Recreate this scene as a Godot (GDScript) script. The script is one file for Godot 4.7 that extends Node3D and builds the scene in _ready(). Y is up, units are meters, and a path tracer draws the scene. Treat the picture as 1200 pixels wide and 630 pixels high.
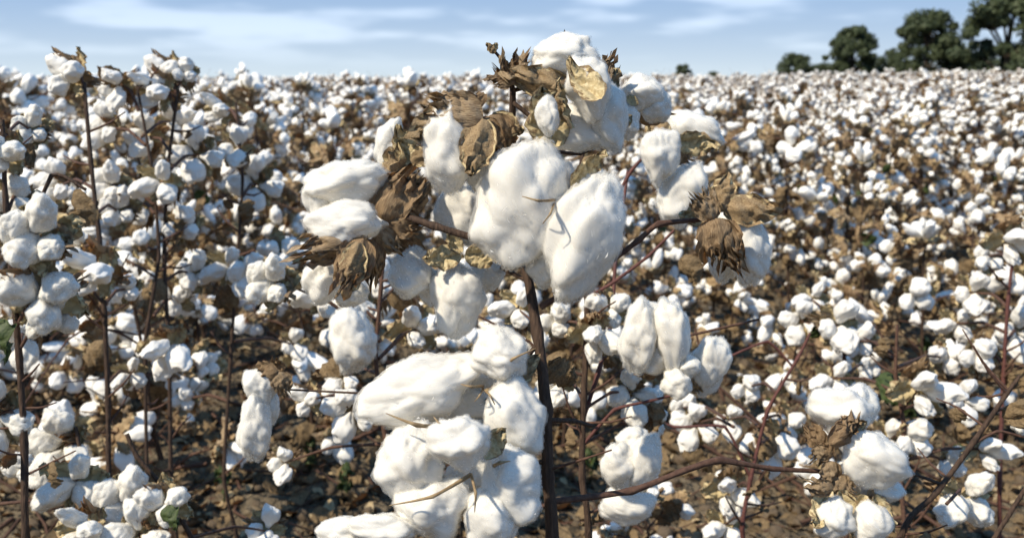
extends Node3D
# A cotton field in autumn sun: one tall plant close by, neighbours beside it, rows of plants running to the horizon, a few trees beyond.

const EYE := 1.05
var M := {}
var rng := RandomNumberGenerator.new()
var noise_a := FastNoiseLite.new()
var LOCKS := []      # close-up cotton locks with loose fibres
var PLAIN := []      # the same without loose lint, for plants a step behind
var PUFFS := []      # plainer locks for plants further off
var DOTS := []       # coarse locks for the far field
var VALVES := []
var BRACTS := []
var LEAVES := []
var BURRS := []
var BOLLS := []
var FAR_BOLLS := []
var used := {}


# ---------------------------------------------------------------- helpers
func numbered(called: String) -> String:
	used[called] = used.get(called, -1) + 1
	return called if used[called] == 0 else "%s_%03d" % [called, used[called]]

func tag(o: Node, label: String, category := "", group := "", kind := "") -> void:
	if label: o.set_meta("label", label)
	if category: o.set_meta("category", category)
	if group: o.set_meta("group", group)
	if kind: o.set_meta("kind", kind)

func thing(called: String, at: Vector3, label: String, category: String, group := "") -> Node3D:
	var o := Node3D.new()
	o.name = numbered(called)
	o.position = at
	tag(o, label, category, group)
	add_child(o)
	return o

func part(parent: Node, called: String, mesh: Mesh, at := Transform3D()) -> MeshInstance3D:
	var o := MeshInstance3D.new()
	o.name = called if parent != self else numbered(called)
	o.mesh = mesh
	o.transform = at
	parent.add_child(o, true)
	return o

func noise(sd: int, freq: float, octaves := 3) -> FastNoiseLite:
	var n := FastNoiseLite.new()
	n.noise_type = FastNoiseLite.TYPE_SIMPLEX_SMOOTH
	n.seed = sd
	n.frequency = freq
	n.fractal_octaves = octaves
	n.fractal_type = FastNoiseLite.FRACTAL_FBM if octaves > 1 else FastNoiseLite.FRACTAL_NONE
	return n

func noise_tex(sd: int, freq: float, octaves: int, c0: Color, c1: Color, size := 512, mid := Color(0, 0, 0, 0)) -> NoiseTexture2D:
	var t := NoiseTexture2D.new()
	t.width = size
	t.height = size
	t.seamless = true
	t.noise = noise(sd, freq, octaves)
	var g := Gradient.new()
	g.set_color(0, c0)
	g.set_color(1, c1)
	if mid.a > 0.0:
		g.add_point(0.5, mid)
	t.color_ramp = g
	return t

func lin(r: float, g: float, b: float) -> Color:
	return Color(r, g, b).linear_to_srgb()

func mat(called: String, rough: float, c0: Color, c1: Color, freq: float, scale: float, bump := 0.0, spec := 0.35) -> StandardMaterial3D:
	var m := StandardMaterial3D.new()
	m.resource_name = called
	m.roughness = rough
	m.metallic_specular = spec
	m.cull_mode = BaseMaterial3D.CULL_DISABLED
	m.albedo_texture = noise_tex(called.hash() % 1000, freq, 5, c0, c1)
	m.uv1_triplanar = true
	m.uv1_scale = Vector3.ONE * scale
	if bump > 0.0:
		m.heightmap_enabled = true
		m.heightmap_texture = noise_tex(called.hash() % 1000 + 7, freq * 1.6, 5, Color.BLACK, Color.WHITE)
		m.heightmap_scale = bump
	M[called] = m
	return m

func surface_mesh(list: Array) -> ArrayMesh:      # [[points, indices, material], ...] with smooth normals worked out here
	var am := ArrayMesh.new()
	for s in list:
		var pts: PackedVector3Array = s[0]
		var ids: PackedInt32Array = s[1]
		var nor := PackedVector3Array()
		nor.resize(pts.size())
		for t in range(0, ids.size(), 3):
			var a := ids[t]
			var b := ids[t + 1]
			var c := ids[t + 2]
			var n := (pts[c] - pts[a]).cross(pts[b] - pts[a])
			nor[a] += n
			nor[b] += n
			nor[c] += n
		for k in nor.size():
			nor[k] = nor[k].normalized() if nor[k].length_squared() > 1e-20 else Vector3.UP
		var arr := []
		arr.resize(Mesh.ARRAY_MAX)
		arr[Mesh.ARRAY_VERTEX] = pts
		arr[Mesh.ARRAY_NORMAL] = nor
		arr[Mesh.ARRAY_INDEX] = ids
		am.add_surface_from_arrays(Mesh.PRIMITIVE_TRIANGLES, arr)
		am.surface_set_material(am.get_surface_count() - 1, s[2])
	return am

func join(list: Array, mats: Array) -> ArrayMesh:     # [[mesh, transform], ...] joined; faces of one material share a surface
	var got := {}
	for e in list:
		var mesh: ArrayMesh = e[0]
		var tr: Transform3D = e[1]
		for k in mesh.get_surface_count():
			var m := mesh.surface_get_material(k)
			if not got.has(m):
				var st := SurfaceTool.new()
				st.begin(Mesh.PRIMITIVE_TRIANGLES)
				got[m] = st
			got[m].append_from(mesh, k, tr)
	var am := ArrayMesh.new()
	for m in mats:
		if got.has(m):
			got[m].commit(am)
			am.surface_set_material(am.get_surface_count() - 1, m)
	return am

func grid_ids(nu: int, nv: int, flip := false) -> PackedInt32Array:     # nu x nv points
	var ids := PackedInt32Array()
	for i in nu - 1:
		for j in nv - 1:
			var a := i * nv + j
			if flip:
				ids.append_array([a, a + nv, a + 1, a + 1, a + nv, a + nv + 1])
			else:
				ids.append_array([a, a + 1, a + nv, a + 1, a + nv + 1, a + nv])
	return ids

func aim(y_axis: Vector3, face: Vector3) -> Basis:    # y along y_axis, z towards face as far as it can
	var y := y_axis.normalized()
	var x := y.cross(face)
	if x.length() < 0.01:
		x = y.cross(Vector3(0.31, 0.2, 0.9))
	x = x.normalized()
	return Basis(x, y, x.cross(y))


# ---------------------------------------------------------------- pieces of a cotton plant
func soft(x: float) -> float:      # a crease with a rounded bottom
	return sqrt(x * x + 0.006)

func lock_mesh(sd: int, rings: int, around: int, fibres: int, m: Material, rough := 1.0) -> ArrayMesh:
	# a lump of seed cotton: rounded tufts with soft creases between, 1 unit across each way
	var n1 := noise(sd, 0.75, 1)
	var n2 := noise(sd + 11, 0.85, 2)
	var n3 := noise(sd + 23, 2.3, 2)
	var n4 := noise(sd + 31, 7.0, 2)
	var tail := 0.12 * (sd % 4)
	var pts := PackedVector3Array()
	var lo := Vector3.ONE * 9
	var hi := -lo
	for i in rings + 1:
		var th := PI * i / rings
		for j in around:
			var ph := TAU * j / around
			var d := Vector3(sin(th) * cos(ph), cos(th), sin(th) * sin(ph))
			var r := 1.0 + 0.22 * n1.get_noise_3dv(d) + rough * (0.27 * (soft(n2.get_noise_3dv(d)) - 0.2) + 0.05 * soft(n3.get_noise_3dv(d)) + 0.006 * n4.get_noise_3dv(d))
			var p := d * r
			p *= Vector3(1.0 - tail * clampf(-d.y, 0, 1), 1.0 + 0.5 * tail * clampf(-d.y, 0, 1), 1.0 - tail * clampf(-d.y, 0, 1))
			lo = lo.min(p)
			hi = hi.max(p)
			pts.append(p)
	var mid := (lo + hi) * 0.5
	var size := hi - lo
	for k in pts.size():
		pts[k] = (pts[k] - mid) / size
	var ids := PackedInt32Array()
	for i in rings:
		for j in around:
			var a := i * around + j
			var b := i * around + (j + 1) % around
			ids.append_array([a, a + around, b, b, a + around, b + around])
	# front faces run clockwise: turn the list round if it comes out inside out
	var k0 := (rings / 2) * around
	var tn := (pts[k0 + around] - pts[k0]).cross(pts[k0 + 1] - pts[k0])
	if tn.dot(pts[k0]) > 0.0:
		for t in range(0, ids.size(), 3):
			var s := ids[t + 1]
			ids[t + 1] = ids[t + 2]
			ids[t + 2] = s
	var fp := PackedVector3Array()
	var fi := PackedInt32Array()
	if fibres:
		var r2 := RandomNumberGenerator.new()
		r2.seed = sd
		var body := pts.size()
		for k in fibres:
			var at := r2.randi_range(around, body - around - 2)
			var o := pts[at]
			var out := o.normalized()
			var side := out.cross(Vector3(r2.randf() - 0.5, r2.randf() - 0.5, r2.randf() - 0.5)).normalized()
			var leng := r2.randf_range(0.03, 0.09)
			var lift := r2.randf_range(0.0, 0.42) * leng
			var w := out.cross(side) * 0.0004
			var bend := out.cross(side) * leng * r2.randf_range(-0.5, 0.5)
			o -= out * 0.006
			var p1 := o + side * leng * 0.4 + out * (lift + 0.008)
			var p2 := o + side * leng * 0.75 + out * (lift * 1.5 + 0.008) + bend * 0.4
			var p3 := o + side * leng + out * lift * r2.randf_range(0.8, 2.2) + bend
			var b := fp.size()
			fp.append_array([o - w, o + w, p1 + w, p1 - w, p2, p3])
			fi.append_array([b, b + 1, b + 2, b, b + 2, b + 3, b + 3, b + 2, b + 4, b + 3, b + 4, b + 5])
	if not fibres:
		return surface_mesh([[pts, ids, m]])
	var list := [[pts, ids, m], [fp, fi, M.cotton_fibre]]
	var n5 := noise(sd + 41, 9.0, 3)
	for layer in 2:                                  # the loose outer lint: two thin veils over the tuft
		var veil := PackedVector3Array()
		for p in pts:
			var out := p.normalized()
			veil.append(p + out * (0.016 + 0.02 * layer) * (0.75 + 1.6 * n5.get_noise_3dv(out * (1.0 + layer))))
		list.append([veil, ids, M.lint_veil if layer == 0 else M.lint_veil_thin])
	return surface_mesh(list)

func sheet(sd: int, nu: int, nv: int, width: float, cup: float, curl: float, crumple: float, teeth: float, peak: float, flip := false, push := 0.0, crease := 0.0) -> Array:
	# a leaf-like sheet of length 1 along y, facing z: width across, cupped, curling, crumpled, toothed at its end
	var n := noise(sd, 1.6, 3)
	var r2 := RandomNumberGenerator.new()
	r2.seed = sd
	var long := []
	var bent := []
	for j in nv:
		var v := 2.0 * j / (nv - 1) - 1.0
		var notch := 0.5 - 0.5 * cos(TAU * 2.0 * (v + 1.0) + PI)         # four fingers
		long.append((1.0 + teeth * (0.55 - 1.5 * (1.0 - notch)) if teeth > 0.2 else 1.0 + teeth * (0.5 if j % 2 == 0 else -0.5)) + teeth * r2.randf_range(-0.2, 0.2))
		bent.append(r2.randf_range(-0.3, 0.3) * (1.0 if teeth > 0.2 else 0.0))
	var pts := PackedVector3Array()
	for i in nu:
		var u := float(i) / (nu - 1)
		for j in nv:
			var v := 2.0 * j / (nv - 1) - 1.0
			var w := width * 0.5 * pow(sin(PI * pow(clampf(u * 0.97 + 0.03, 0.0, 1.0), peak)), 0.75)
			if teeth > 0.08:
				w = width * 0.5 * pow(sin(PI * clampf(pow(u, peak) * 0.8 + 0.04, 0.0, 1.0)), 0.7)
			var y := u * lerpf(1.0, long[j], u * u) * (1.0 - 0.22 * v * v * u if teeth > 0.08 else 1.0)
			var x := v * w
			var z: float = cup * w * (v * v - 0.6) * 1.6 - crease * w * (exp(-v * v * 30.0) + 2.6 * pow(absf(v), 6.0)) + bent[j] * u * u * u
			z += crumple * n.get_noise_2d(x * 3.1 + 7.0, y * 2.6) * (0.3 + u)
			x += crumple * 0.6 * n.get_noise_2d(x * 3.0, y * 3.0 + 40.0) * u
			var a := curl * u * u
			pts.append(Vector3(x, y * cos(a * 0.6) + z * sin(a) * 0.4, z * cos(a * 0.5) + y * sin(a) * 0.55 + push * sin(PI * clampf(u, 0.03, 0.97)) * (1.0 - v * v * v * v)))
	return [pts, grid_ids(nu, nv, flip)]

func valve_mesh(sd: int, width: float, cup: float, curl: float) -> ArrayMesh:
	# one of the woody husk sections: pale and hollow inside, brown outside
	var a := sheet(sd, 15, 11, width, cup, curl, 0.26, 0.075, 0.78, false, 0.0, 0.2)
	var b := sheet(sd, 15, 11, width * 1.04, cup, curl, 0.26, 0.075, 0.78, true, -0.014, 0.2)
	return surface_mesh([[a[0], a[1], M.husk_inner], [b[0], b[1], M.husk_outer]])

func tube(points: Array, radii: Array, sides: int, sub: int, m: Material, sd := 0, lumps := 0.12) -> ArrayMesh:
	# a stem through the points, tapering through the radii, slightly lumpy, closed at both ends
	var c := []
	var r := []
	var n := points.size()
	for k in n - 1:
		var p0: Vector3 = points[maxi(k - 1, 0)]
		var p1: Vector3 = points[k]
		var p2: Vector3 = points[k + 1]
		var p3: Vector3 = points[mini(k + 2, n - 1)]
		for s in sub:
			var t := float(s) / sub
			c.append(p1.lerp(p2, t).lerp(p1.cubic_interpolate(p2, p0, p3, t), 0.45))
			r.append(lerpf(radii[k], radii[k + 1], t) * (1.0 + (0.28 * maxf(0.0, 1.0 - 5.0 * t) if k > 0 and sub > 2 else 0.0)))
	c.append(points[n - 1])
	r.append(radii[n - 1])
	var pts := PackedVector3Array()
	var side := Vector3(1, 0, 0)
	for k in c.size():
		var dir: Vector3 = (c[mini(k + 1, c.size() - 1)] - c[maxi(k - 1, 0)]).normalized()
		side = (side - dir * side.dot(dir))
		side = side.normalized() if side.length() > 0.05 else dir.cross(Vector3(0.2, 0.3, 0.9)).normalized()
		var up := dir.cross(side)
		for j in sides:
			var a := TAU * j / sides
			var rr: float = r[k] * (1.0 + lumps * noise_a.get_noise_3d(c[k].x * 40.0 + cos(a), c[k].y * 40.0 + sin(a), c[k].z * 40.0 + sd))
			pts.append(c[k] + (side * cos(a) + up * sin(a)) * rr)
	var ids := PackedInt32Array()
	for k in c.size() - 1:
		for j in sides:
			var a := k * sides + j
			var b := k * sides + (j + 1) % sides
			ids.append_array([a, a + sides, b, b, a + sides, b + sides])
	for e in 2:
		var first: int = 0 if e == 0 else (c.size() - 1) * sides
		for j in range(1, sides - 1):
			if e == 0:
				ids.append_array([first, first + j, first + j + 1])
			else:
				ids.append_array([first, first + j + 1, first + j])
	return surface_mesh([[pts, ids, m]])

func boll_layout(r2: RandomNumberGenerator, kind: int) -> Dictionary:
	# an open boll about 8 cm across: four or five locks swelling out of a spread husk, toothed bracts behind; it opens along y
	var d := {"locks": [], "burr": []}
	var n := 4 if r2.randf() < 0.6 else 3
	var a0 := r2.randf() * TAU
	var open := r2.randf_range(0.6, 1.15)
	var grown := Vector3.ONE
	if kind % 5 == 3:          # only just open, held in its husk
		grown = Vector3(0.72, 0.72, 0.72)
		open = 0.6
	elif kind % 5 == 1:        # strung out
		grown = Vector3(0.8, 1.35, 0.8)
	for k in n:
		var a := a0 + TAU * k / n + r2.randf_range(-0.2, 0.2)
		var out := Vector3(cos(a), 0, sin(a))
		var lean := r2.randf_range(0.55, 1.0) * open
		var y := (Vector3.UP * cos(lean) + out * sin(lean)).normalized()
		var size := Vector3(r2.randf_range(0.038, 0.056), r2.randf_range(0.046, 0.078), r2.randf_range(0.036, 0.050)) * grown * r2.randf_range(0.72, 1.12)
		var at := y * (size.y * 0.5 + 0.004) + out * 0.006 + Vector3(r2.randf_range(-1, 1), r2.randf_range(-1, 1), r2.randf_range(-1, 1)) * 0.003
		d.locks.append([Transform3D(aim(y, out).scaled_local(size), at), r2.randi() % 6])
		var b := a + PI / n
		var o2 := Vector3(cos(b), 0, sin(b))
		var l2 := r2.randf_range(1.05, 1.75) if kind % 5 != 3 else r2.randf_range(0.7, 1.1)
		var y2 := (Vector3.UP * cos(l2) + o2 * sin(l2)).normalized()
		d.burr.append([VALVES[r2.randi() % VALVES.size()], Transform3D(aim(y2, Vector3.UP).scaled_local(Vector3.ONE * r2.randf_range(0.040, 0.060)), o2 * 0.004)])
	for k in 3:
		var a := a0 + 0.4 + TAU * k / 3.0
		var out := Vector3(cos(a), 0, sin(a))
		var lean := r2.randf_range(0.9, 2.3)
		var y := (Vector3.UP * cos(lean) + out * sin(lean)).normalized()
		if r2.randf() < 0.85:
			d.burr.append([BRACTS[r2.randi() % BRACTS.size()], Transform3D(aim(y, Vector3.UP).scaled_local(Vector3.ONE * r2.randf_range(0.040, 0.064)), Vector3(0, -0.006, 0))])
	return d

func prepare_pieces() -> void:
	for k in 6:
		LOCKS.append(lock_mesh(100 + k * 7, 48, 66, 120, M.cotton))
		PLAIN.append(lock_mesh(100 + k * 7, 30, 42, 0, M.cotton))
		PUFFS.append(lock_mesh(300 + k * 7, 20, 26, 0, M.cotton_field))
		DOTS.append(lock_mesh(500 + k * 7, 6, 8, 0, M.cotton_field, 0.8))
	for k in 5:
		VALVES.append(valve_mesh(20 + k, 0.62 + 0.06 * k, 0.42, 0.5 - 0.25 * k))
		var s := sheet(40 + k, 14, 21, 0.8, 0.4, 1.0 - 0.35 * k, 0.2, 0.32, 0.6, false, 0.0, 0.16)
		BRACTS.append(surface_mesh([[s[0], s[1], M.bract if k % 2 == 0 else M.pale_bract]]))
	for k in 4:
		var s := sheet(60 + k, 11, 9, 0.9, -0.4, 1.2 - 0.5 * k, 0.32, 0.12, 0.7)
		LEAVES.append(s)
	var r2 := RandomNumberGenerator.new()
	r2.seed = 77
	for k in 10:
		var d := boll_layout(r2, k)
		var burr := join(d.burr, [M.husk_inner, M.husk_outer, M.bract, M.pale_bract])
		BURRS.append([d.locks, burr])
		var all: Array = d.burr.duplicate()
		for l in d.locks:
			all.append([PUFFS[l[1]], l[0]])
		BOLLS.append(join(all, [M.cotton_field, M.husk_inner, M.husk_outer, M.bract, M.pale_bract]))
		var far := []
		for l in d.locks:
			far.append([DOTS[l[1]], l[0]])
		for b in d.burr.slice(0, 4):
			var q := surface_mesh([[PackedVector3Array([Vector3(-0.3, 0.1, 0), Vector3(0.3, 0.1, 0), Vector3(0.34, 0.65, 0.1), Vector3(-0.34, 0.65, 0.1), Vector3(0, 1.15, -0.1)]), PackedInt32Array([0, 1, 2, 0, 2, 3, 3, 2, 4]), M.bract]])
			far.append([q, b[1]])
		FAR_BOLLS.append(join(far, [M.cotton_field, M.bract]))


# ---------------------------------------------------------------- whole plants of the field
func grow(sd: int, height: float, full: float) -> Dictionary:
	var r2 := RandomNumberGenerator.new()
	r2.seed = sd
	var g := {"stem": [], "radii": [], "branches": [], "bolls": [], "leaves": []}
	var n := 6
	var lean := Vector3(r2.randf_range(-0.09, 0.09), 0, r2.randf_range(-0.09, 0.09))
	for k in n + 1:
		var t := float(k) / n
		g.stem.append(Vector3(0, height * t, 0) + lean * t * height + Vector3(r2.randf_range(-1, 1), 0, r2.randf_range(-1, 1)) * 0.012 * t)
		g.radii.append(lerpf(0.0062, 0.002, t))
	var count := int(height * 15.0 * full)
	var a := r2.randf() * TAU
	for k in count:
		a += 2.4 + r2.randf_range(-0.5, 0.5)
		var t := lerpf(0.16, 0.97, (k + r2.randf() * 0.6) / count)
		var f := t * n
		var i := mini(int(f), n - 1)
		var from: Vector3 = g.stem[i].lerp(g.stem[i + 1], f - i)
		var out := Vector3(cos(a), 0, sin(a))
		var leng := lerpf(0.25, 0.05, maxf(t, 1.0 - height)) * r2.randf_range(0.55, 1.15)
		var rise := r2.randf_range(0.15, 0.75)
		var p1 := from + (out + Vector3.UP * rise) * leng * 0.5 + Vector3(r2.randf_range(-1, 1), 0, r2.randf_range(-1, 1)) * 0.012
		var p2 := p1 + (out + Vector3.UP * (rise - 0.35)) * leng * 0.5
		g.branches.append([[from, p1, p2], [lerpf(0.0032, 0.0018, t), 0.0022, 0.0014]])
		var face := (out * r2.randf_range(0.3, 1.0) + Vector3.UP * r2.randf_range(-0.7, 0.7) + Vector3(r2.randf_range(-1, 1), 0, r2.randf_range(-1, 1)) * 0.5).normalized()
		var s := r2.randf_range(0.76, 1.14)
		if r2.randf() < 0.94:
			g.bolls.append([Transform3D(aim(face, Vector3(r2.randf() - 0.5, 1, r2.randf() - 0.5)).scaled_local(Vector3.ONE * s), p2), r2.randi() % 10])
		if leng > 0.12 and r2.randf() < 0.62:
			var f2 := (Vector3.UP * r2.randf_range(-0.2, 0.9) + Vector3(r2.randf_range(-1, 1), 0, r2.randf_range(-1, 1))).normalized()
			g.bolls.append([Transform3D(aim(f2, out).scaled_local(Vector3.ONE * s * 0.9), p1 + f2 * 0.014), r2.randi() % 10])
		for q in 2 if r2.randf() < 0.6 else 0:
			var y := Vector3(r2.randf_range(-1, 1), r2.randf_range(-1.2, 0.3), r2.randf_range(-1, 1)).normalized()
			g.leaves.append([Transform3D(aim(y, out).scaled_local(Vector3.ONE * r2.randf_range(0.035, 0.075)), from.lerp(p1, r2.randf())), r2.randi() % 4, r2.randf() < 0.07])
	for k in int(9 * full):
		var t := r2.randf_range(0.08, 0.9)
		var i := mini(int(t * n), n - 1)
		var from: Vector3 = g.stem[i].lerp(g.stem[i + 1], t * n - i)
		var e := r2.randf() * TAU
		var dir := Vector3(cos(e), r2.randf_range(-0.25, 1.1), sin(e)).normalized()
		var leng := r2.randf_range(0.08, 0.30)
		var p1 := from + dir * leng * 0.55
		g.branches.append([[from, p1, p1 + (dir + Vector3(r2.randf_range(-1, 1), r2.randf_range(-1, 1), r2.randf_range(-1, 1)) * 0.45) * leng * 0.45], [0.002, 0.0016, 0.001]])
	var tip: Vector3 = g.stem[n]
	g.bolls.append([Transform3D(aim(Vector3(r2.randf_range(-0.6, 0.6), 1, r2.randf_range(-0.6, 0.6)), Vector3.RIGHT).scaled_local(Vector3.ONE * 0.85), tip), r2.randi() % 10])
	return g

func leaf(k: int, green: bool) -> ArrayMesh:
	var key := "leaf%d%s" % [k, green]
	if not used.has(key):
		used[key] = surface_mesh([[LEAVES[k][0], LEAVES[k][1], M.green_leaf if green else M.dry_leaf]])
	return used[key]

func fill_plant(o: Node3D, g: Dictionary, close: bool) -> void:
	if close:
		part(o, "main_stem", tube(g.stem, g.radii, 7, 4, M.stem, 1))
		for b in g.branches:
			part(o, "branch", tube(b[0], b[1], 5, 3, M.twig, 2))
	else:
		var all := [[tube(g.stem, g.radii, 5, 2, M.stem, 1), Transform3D()]]
		for b in g.branches:
			all.append([tube(b[0], b[1], 3, 1, M.twig, 2), Transform3D()])
		part(o, "stem", join(all, [M.stem, M.twig]))
	for b in g.bolls:
		if close:
			put_boll(o, b[0], b[1])
		else:
			part(o, "boll", BOLLS[b[1]], b[0])
	for l in g.leaves:
		part(o, "leaf", leaf(l[1], l[2]), l[0])

func put_boll(o: Node3D, at: Transform3D, k: int, from := PUFFS) -> Node3D:
	var b := Node3D.new()
	b.name = "boll"
	b.transform = at
	o.add_child(b, true)
	part(b, "burr", BURRS[k][1])
	for l in BURRS[k][0]:
		part(b, "cotton_lock", from[l[1]], l[0])
	return b

func far_plant(g: Dictionary) -> ArrayMesh:
	var all := [[tube(g.stem, g.radii, 4, 1, M.stem, 1), Transform3D()]]
	for b in g.branches:
		all.append([tube(b[0], b[1], 3, 1, M.twig, 2), Transform3D()])
	for b in g.bolls:
		all.append([FAR_BOLLS[b[1]], b[0]])
	for l in g.leaves:
		all.append([leaf(l[1], l[2]), l[0]])
	return join(all, [M.cotton_field, M.bract, M.stem, M.twig, M.dry_leaf, M.green_leaf])


# ---------------------------------------------------------------- the plant in front: pieces set one by one (metres)
var here: Node3D       # the plant being built
var boll: Node3D

func open_boll(at: Vector3) -> void:
	boll = Node3D.new()
	boll.name = "boll"
	boll.position = at - here.position
	here.add_child(boll, true)

func lk(at: Vector3, size: Vector3, turn: float, yaw: float, kind: int) -> void:
	var b := Basis(Vector3.BACK, deg_to_rad(turn)) * Basis(Vector3.UP, deg_to_rad(yaw))
	# the size is meant as seen from the front, whatever the yaw
	var t := Transform3D(Basis(Vector3.BACK, deg_to_rad(turn)).scaled_local(size) * Basis(Vector3.UP, deg_to_rad(yaw)), at - here.position - boll.position)
	part(boll, "cotton_lock", LOCKS[kind % LOCKS.size()], t)

func vl(from: Vector3, to: Vector3, width: float, roll: float, kind: int) -> void:
	var y := to - from
	var face := Vector3.BACK.rotated(y.normalized(), deg_to_rad(roll))
	var b := aim(y, face).scaled_local(Vector3(width / 0.72, y.length(), y.length() * 0.8))
	part(boll, "husk_valve", VALVES[kind % VALVES.size()], Transform3D(b, from - here.position - boll.position))

func br(from: Vector3, to: Vector3, width: float, roll: float, kind: int) -> void:
	var y := to - from
	var face := Vector3.BACK.rotated(y.normalized(), deg_to_rad(roll))
	var b := aim(y, face).scaled_local(Vector3(width / 0.8, y.length() * 0.92, y.length() * 0.8))
	part(boll, "bract", BRACTS[kind % BRACTS.size()], Transform3D(b, from - here.position - boll.position))

func lf(at: Vector3, to: Vector3, width: float, roll: float, kind: int, green := false) -> void:
	var y := to - at
	var face := Vector3.BACK.rotated(y.normalized(), deg_to_rad(roll))
	part(here, "leaf", leaf(kind, green), Transform3D(aim(y, face).scaled_local(Vector3(width / 0.9, y.length(), y.length())), at - here.position))

func st(called: String, pts: Array, radii: Array, m := "stem") -> void:
	var local := []
	for p in pts:
		local.append(p - here.position)
	part(here, called, tube(local, radii, 10, 6, M[m], 3, 0.2))

func sb(at: Vector3, scale: float, face: Vector3, kind: int) -> void:     # a boll of the common kind
	put_boll(here, Transform3D(aim(face, Vector3(0.2, 1, 0.3)).scaled_local(Vector3.ONE * scale), at - here.position), [0, 2, 4, 5, 6, 7, 9][kind % 7], LOCKS if at.z > -1.2 else PLAIN)


# ---------------------------------------------------------------- ground
func rise(x: float, z: float) -> float:
	var d := -z
	var h := 0.30 * smoothstep(2.5, 20.0, d) * smoothstep(-0.25, 0.45, x / maxf(d, 1.0))
	h -= 3.0 * smoothstep(38.0, 90.0, d)
	return h

func ground_height(x: float, z: float) -> float:
	return rise(x, z) + 0.03 * noise_a.get_noise_2d(x * 2.2, z * 2.2) * (1.0 if z > -20.0 else 0.3)


func sky_cover() -> ImageTexture:       # thin high cloud, drawn out along the horizon
	var w := 2048
	var h := 1024
	var im := Image.create(w, h, false, Image.FORMAT_RGBA8)
	im.fill(Color(1, 1, 1, 0))
	var n := noise(5, 1.0, 4)
	var n2 := noise(9, 1.0, 3)
	for j in h / 2:
		var el := (0.5 - (j + 0.5) / h) * PI
		if el > 0.8:
			continue
		for i in w:
			var az := TAU * i / w
			var c := cos(az)
			var s := sin(az)
			var v := n.get_noise_3d(c * 5.0, el * 42.0, s * 5.0)
			var d := n2.get_noise_3d(c * 2.2 + 30.0, el * 11.0, s * 2.2)
			var a := smoothstep(-0.02, 0.5, v + 0.7 * d + 0.02) * 0.8
			a *= smoothstep(0.0, 0.05, el)
			if a > 0.004:
				im.set_pixel(i, j, Color(1, 1, 1, a))
	return ImageTexture.create_from_image(im)

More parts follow.
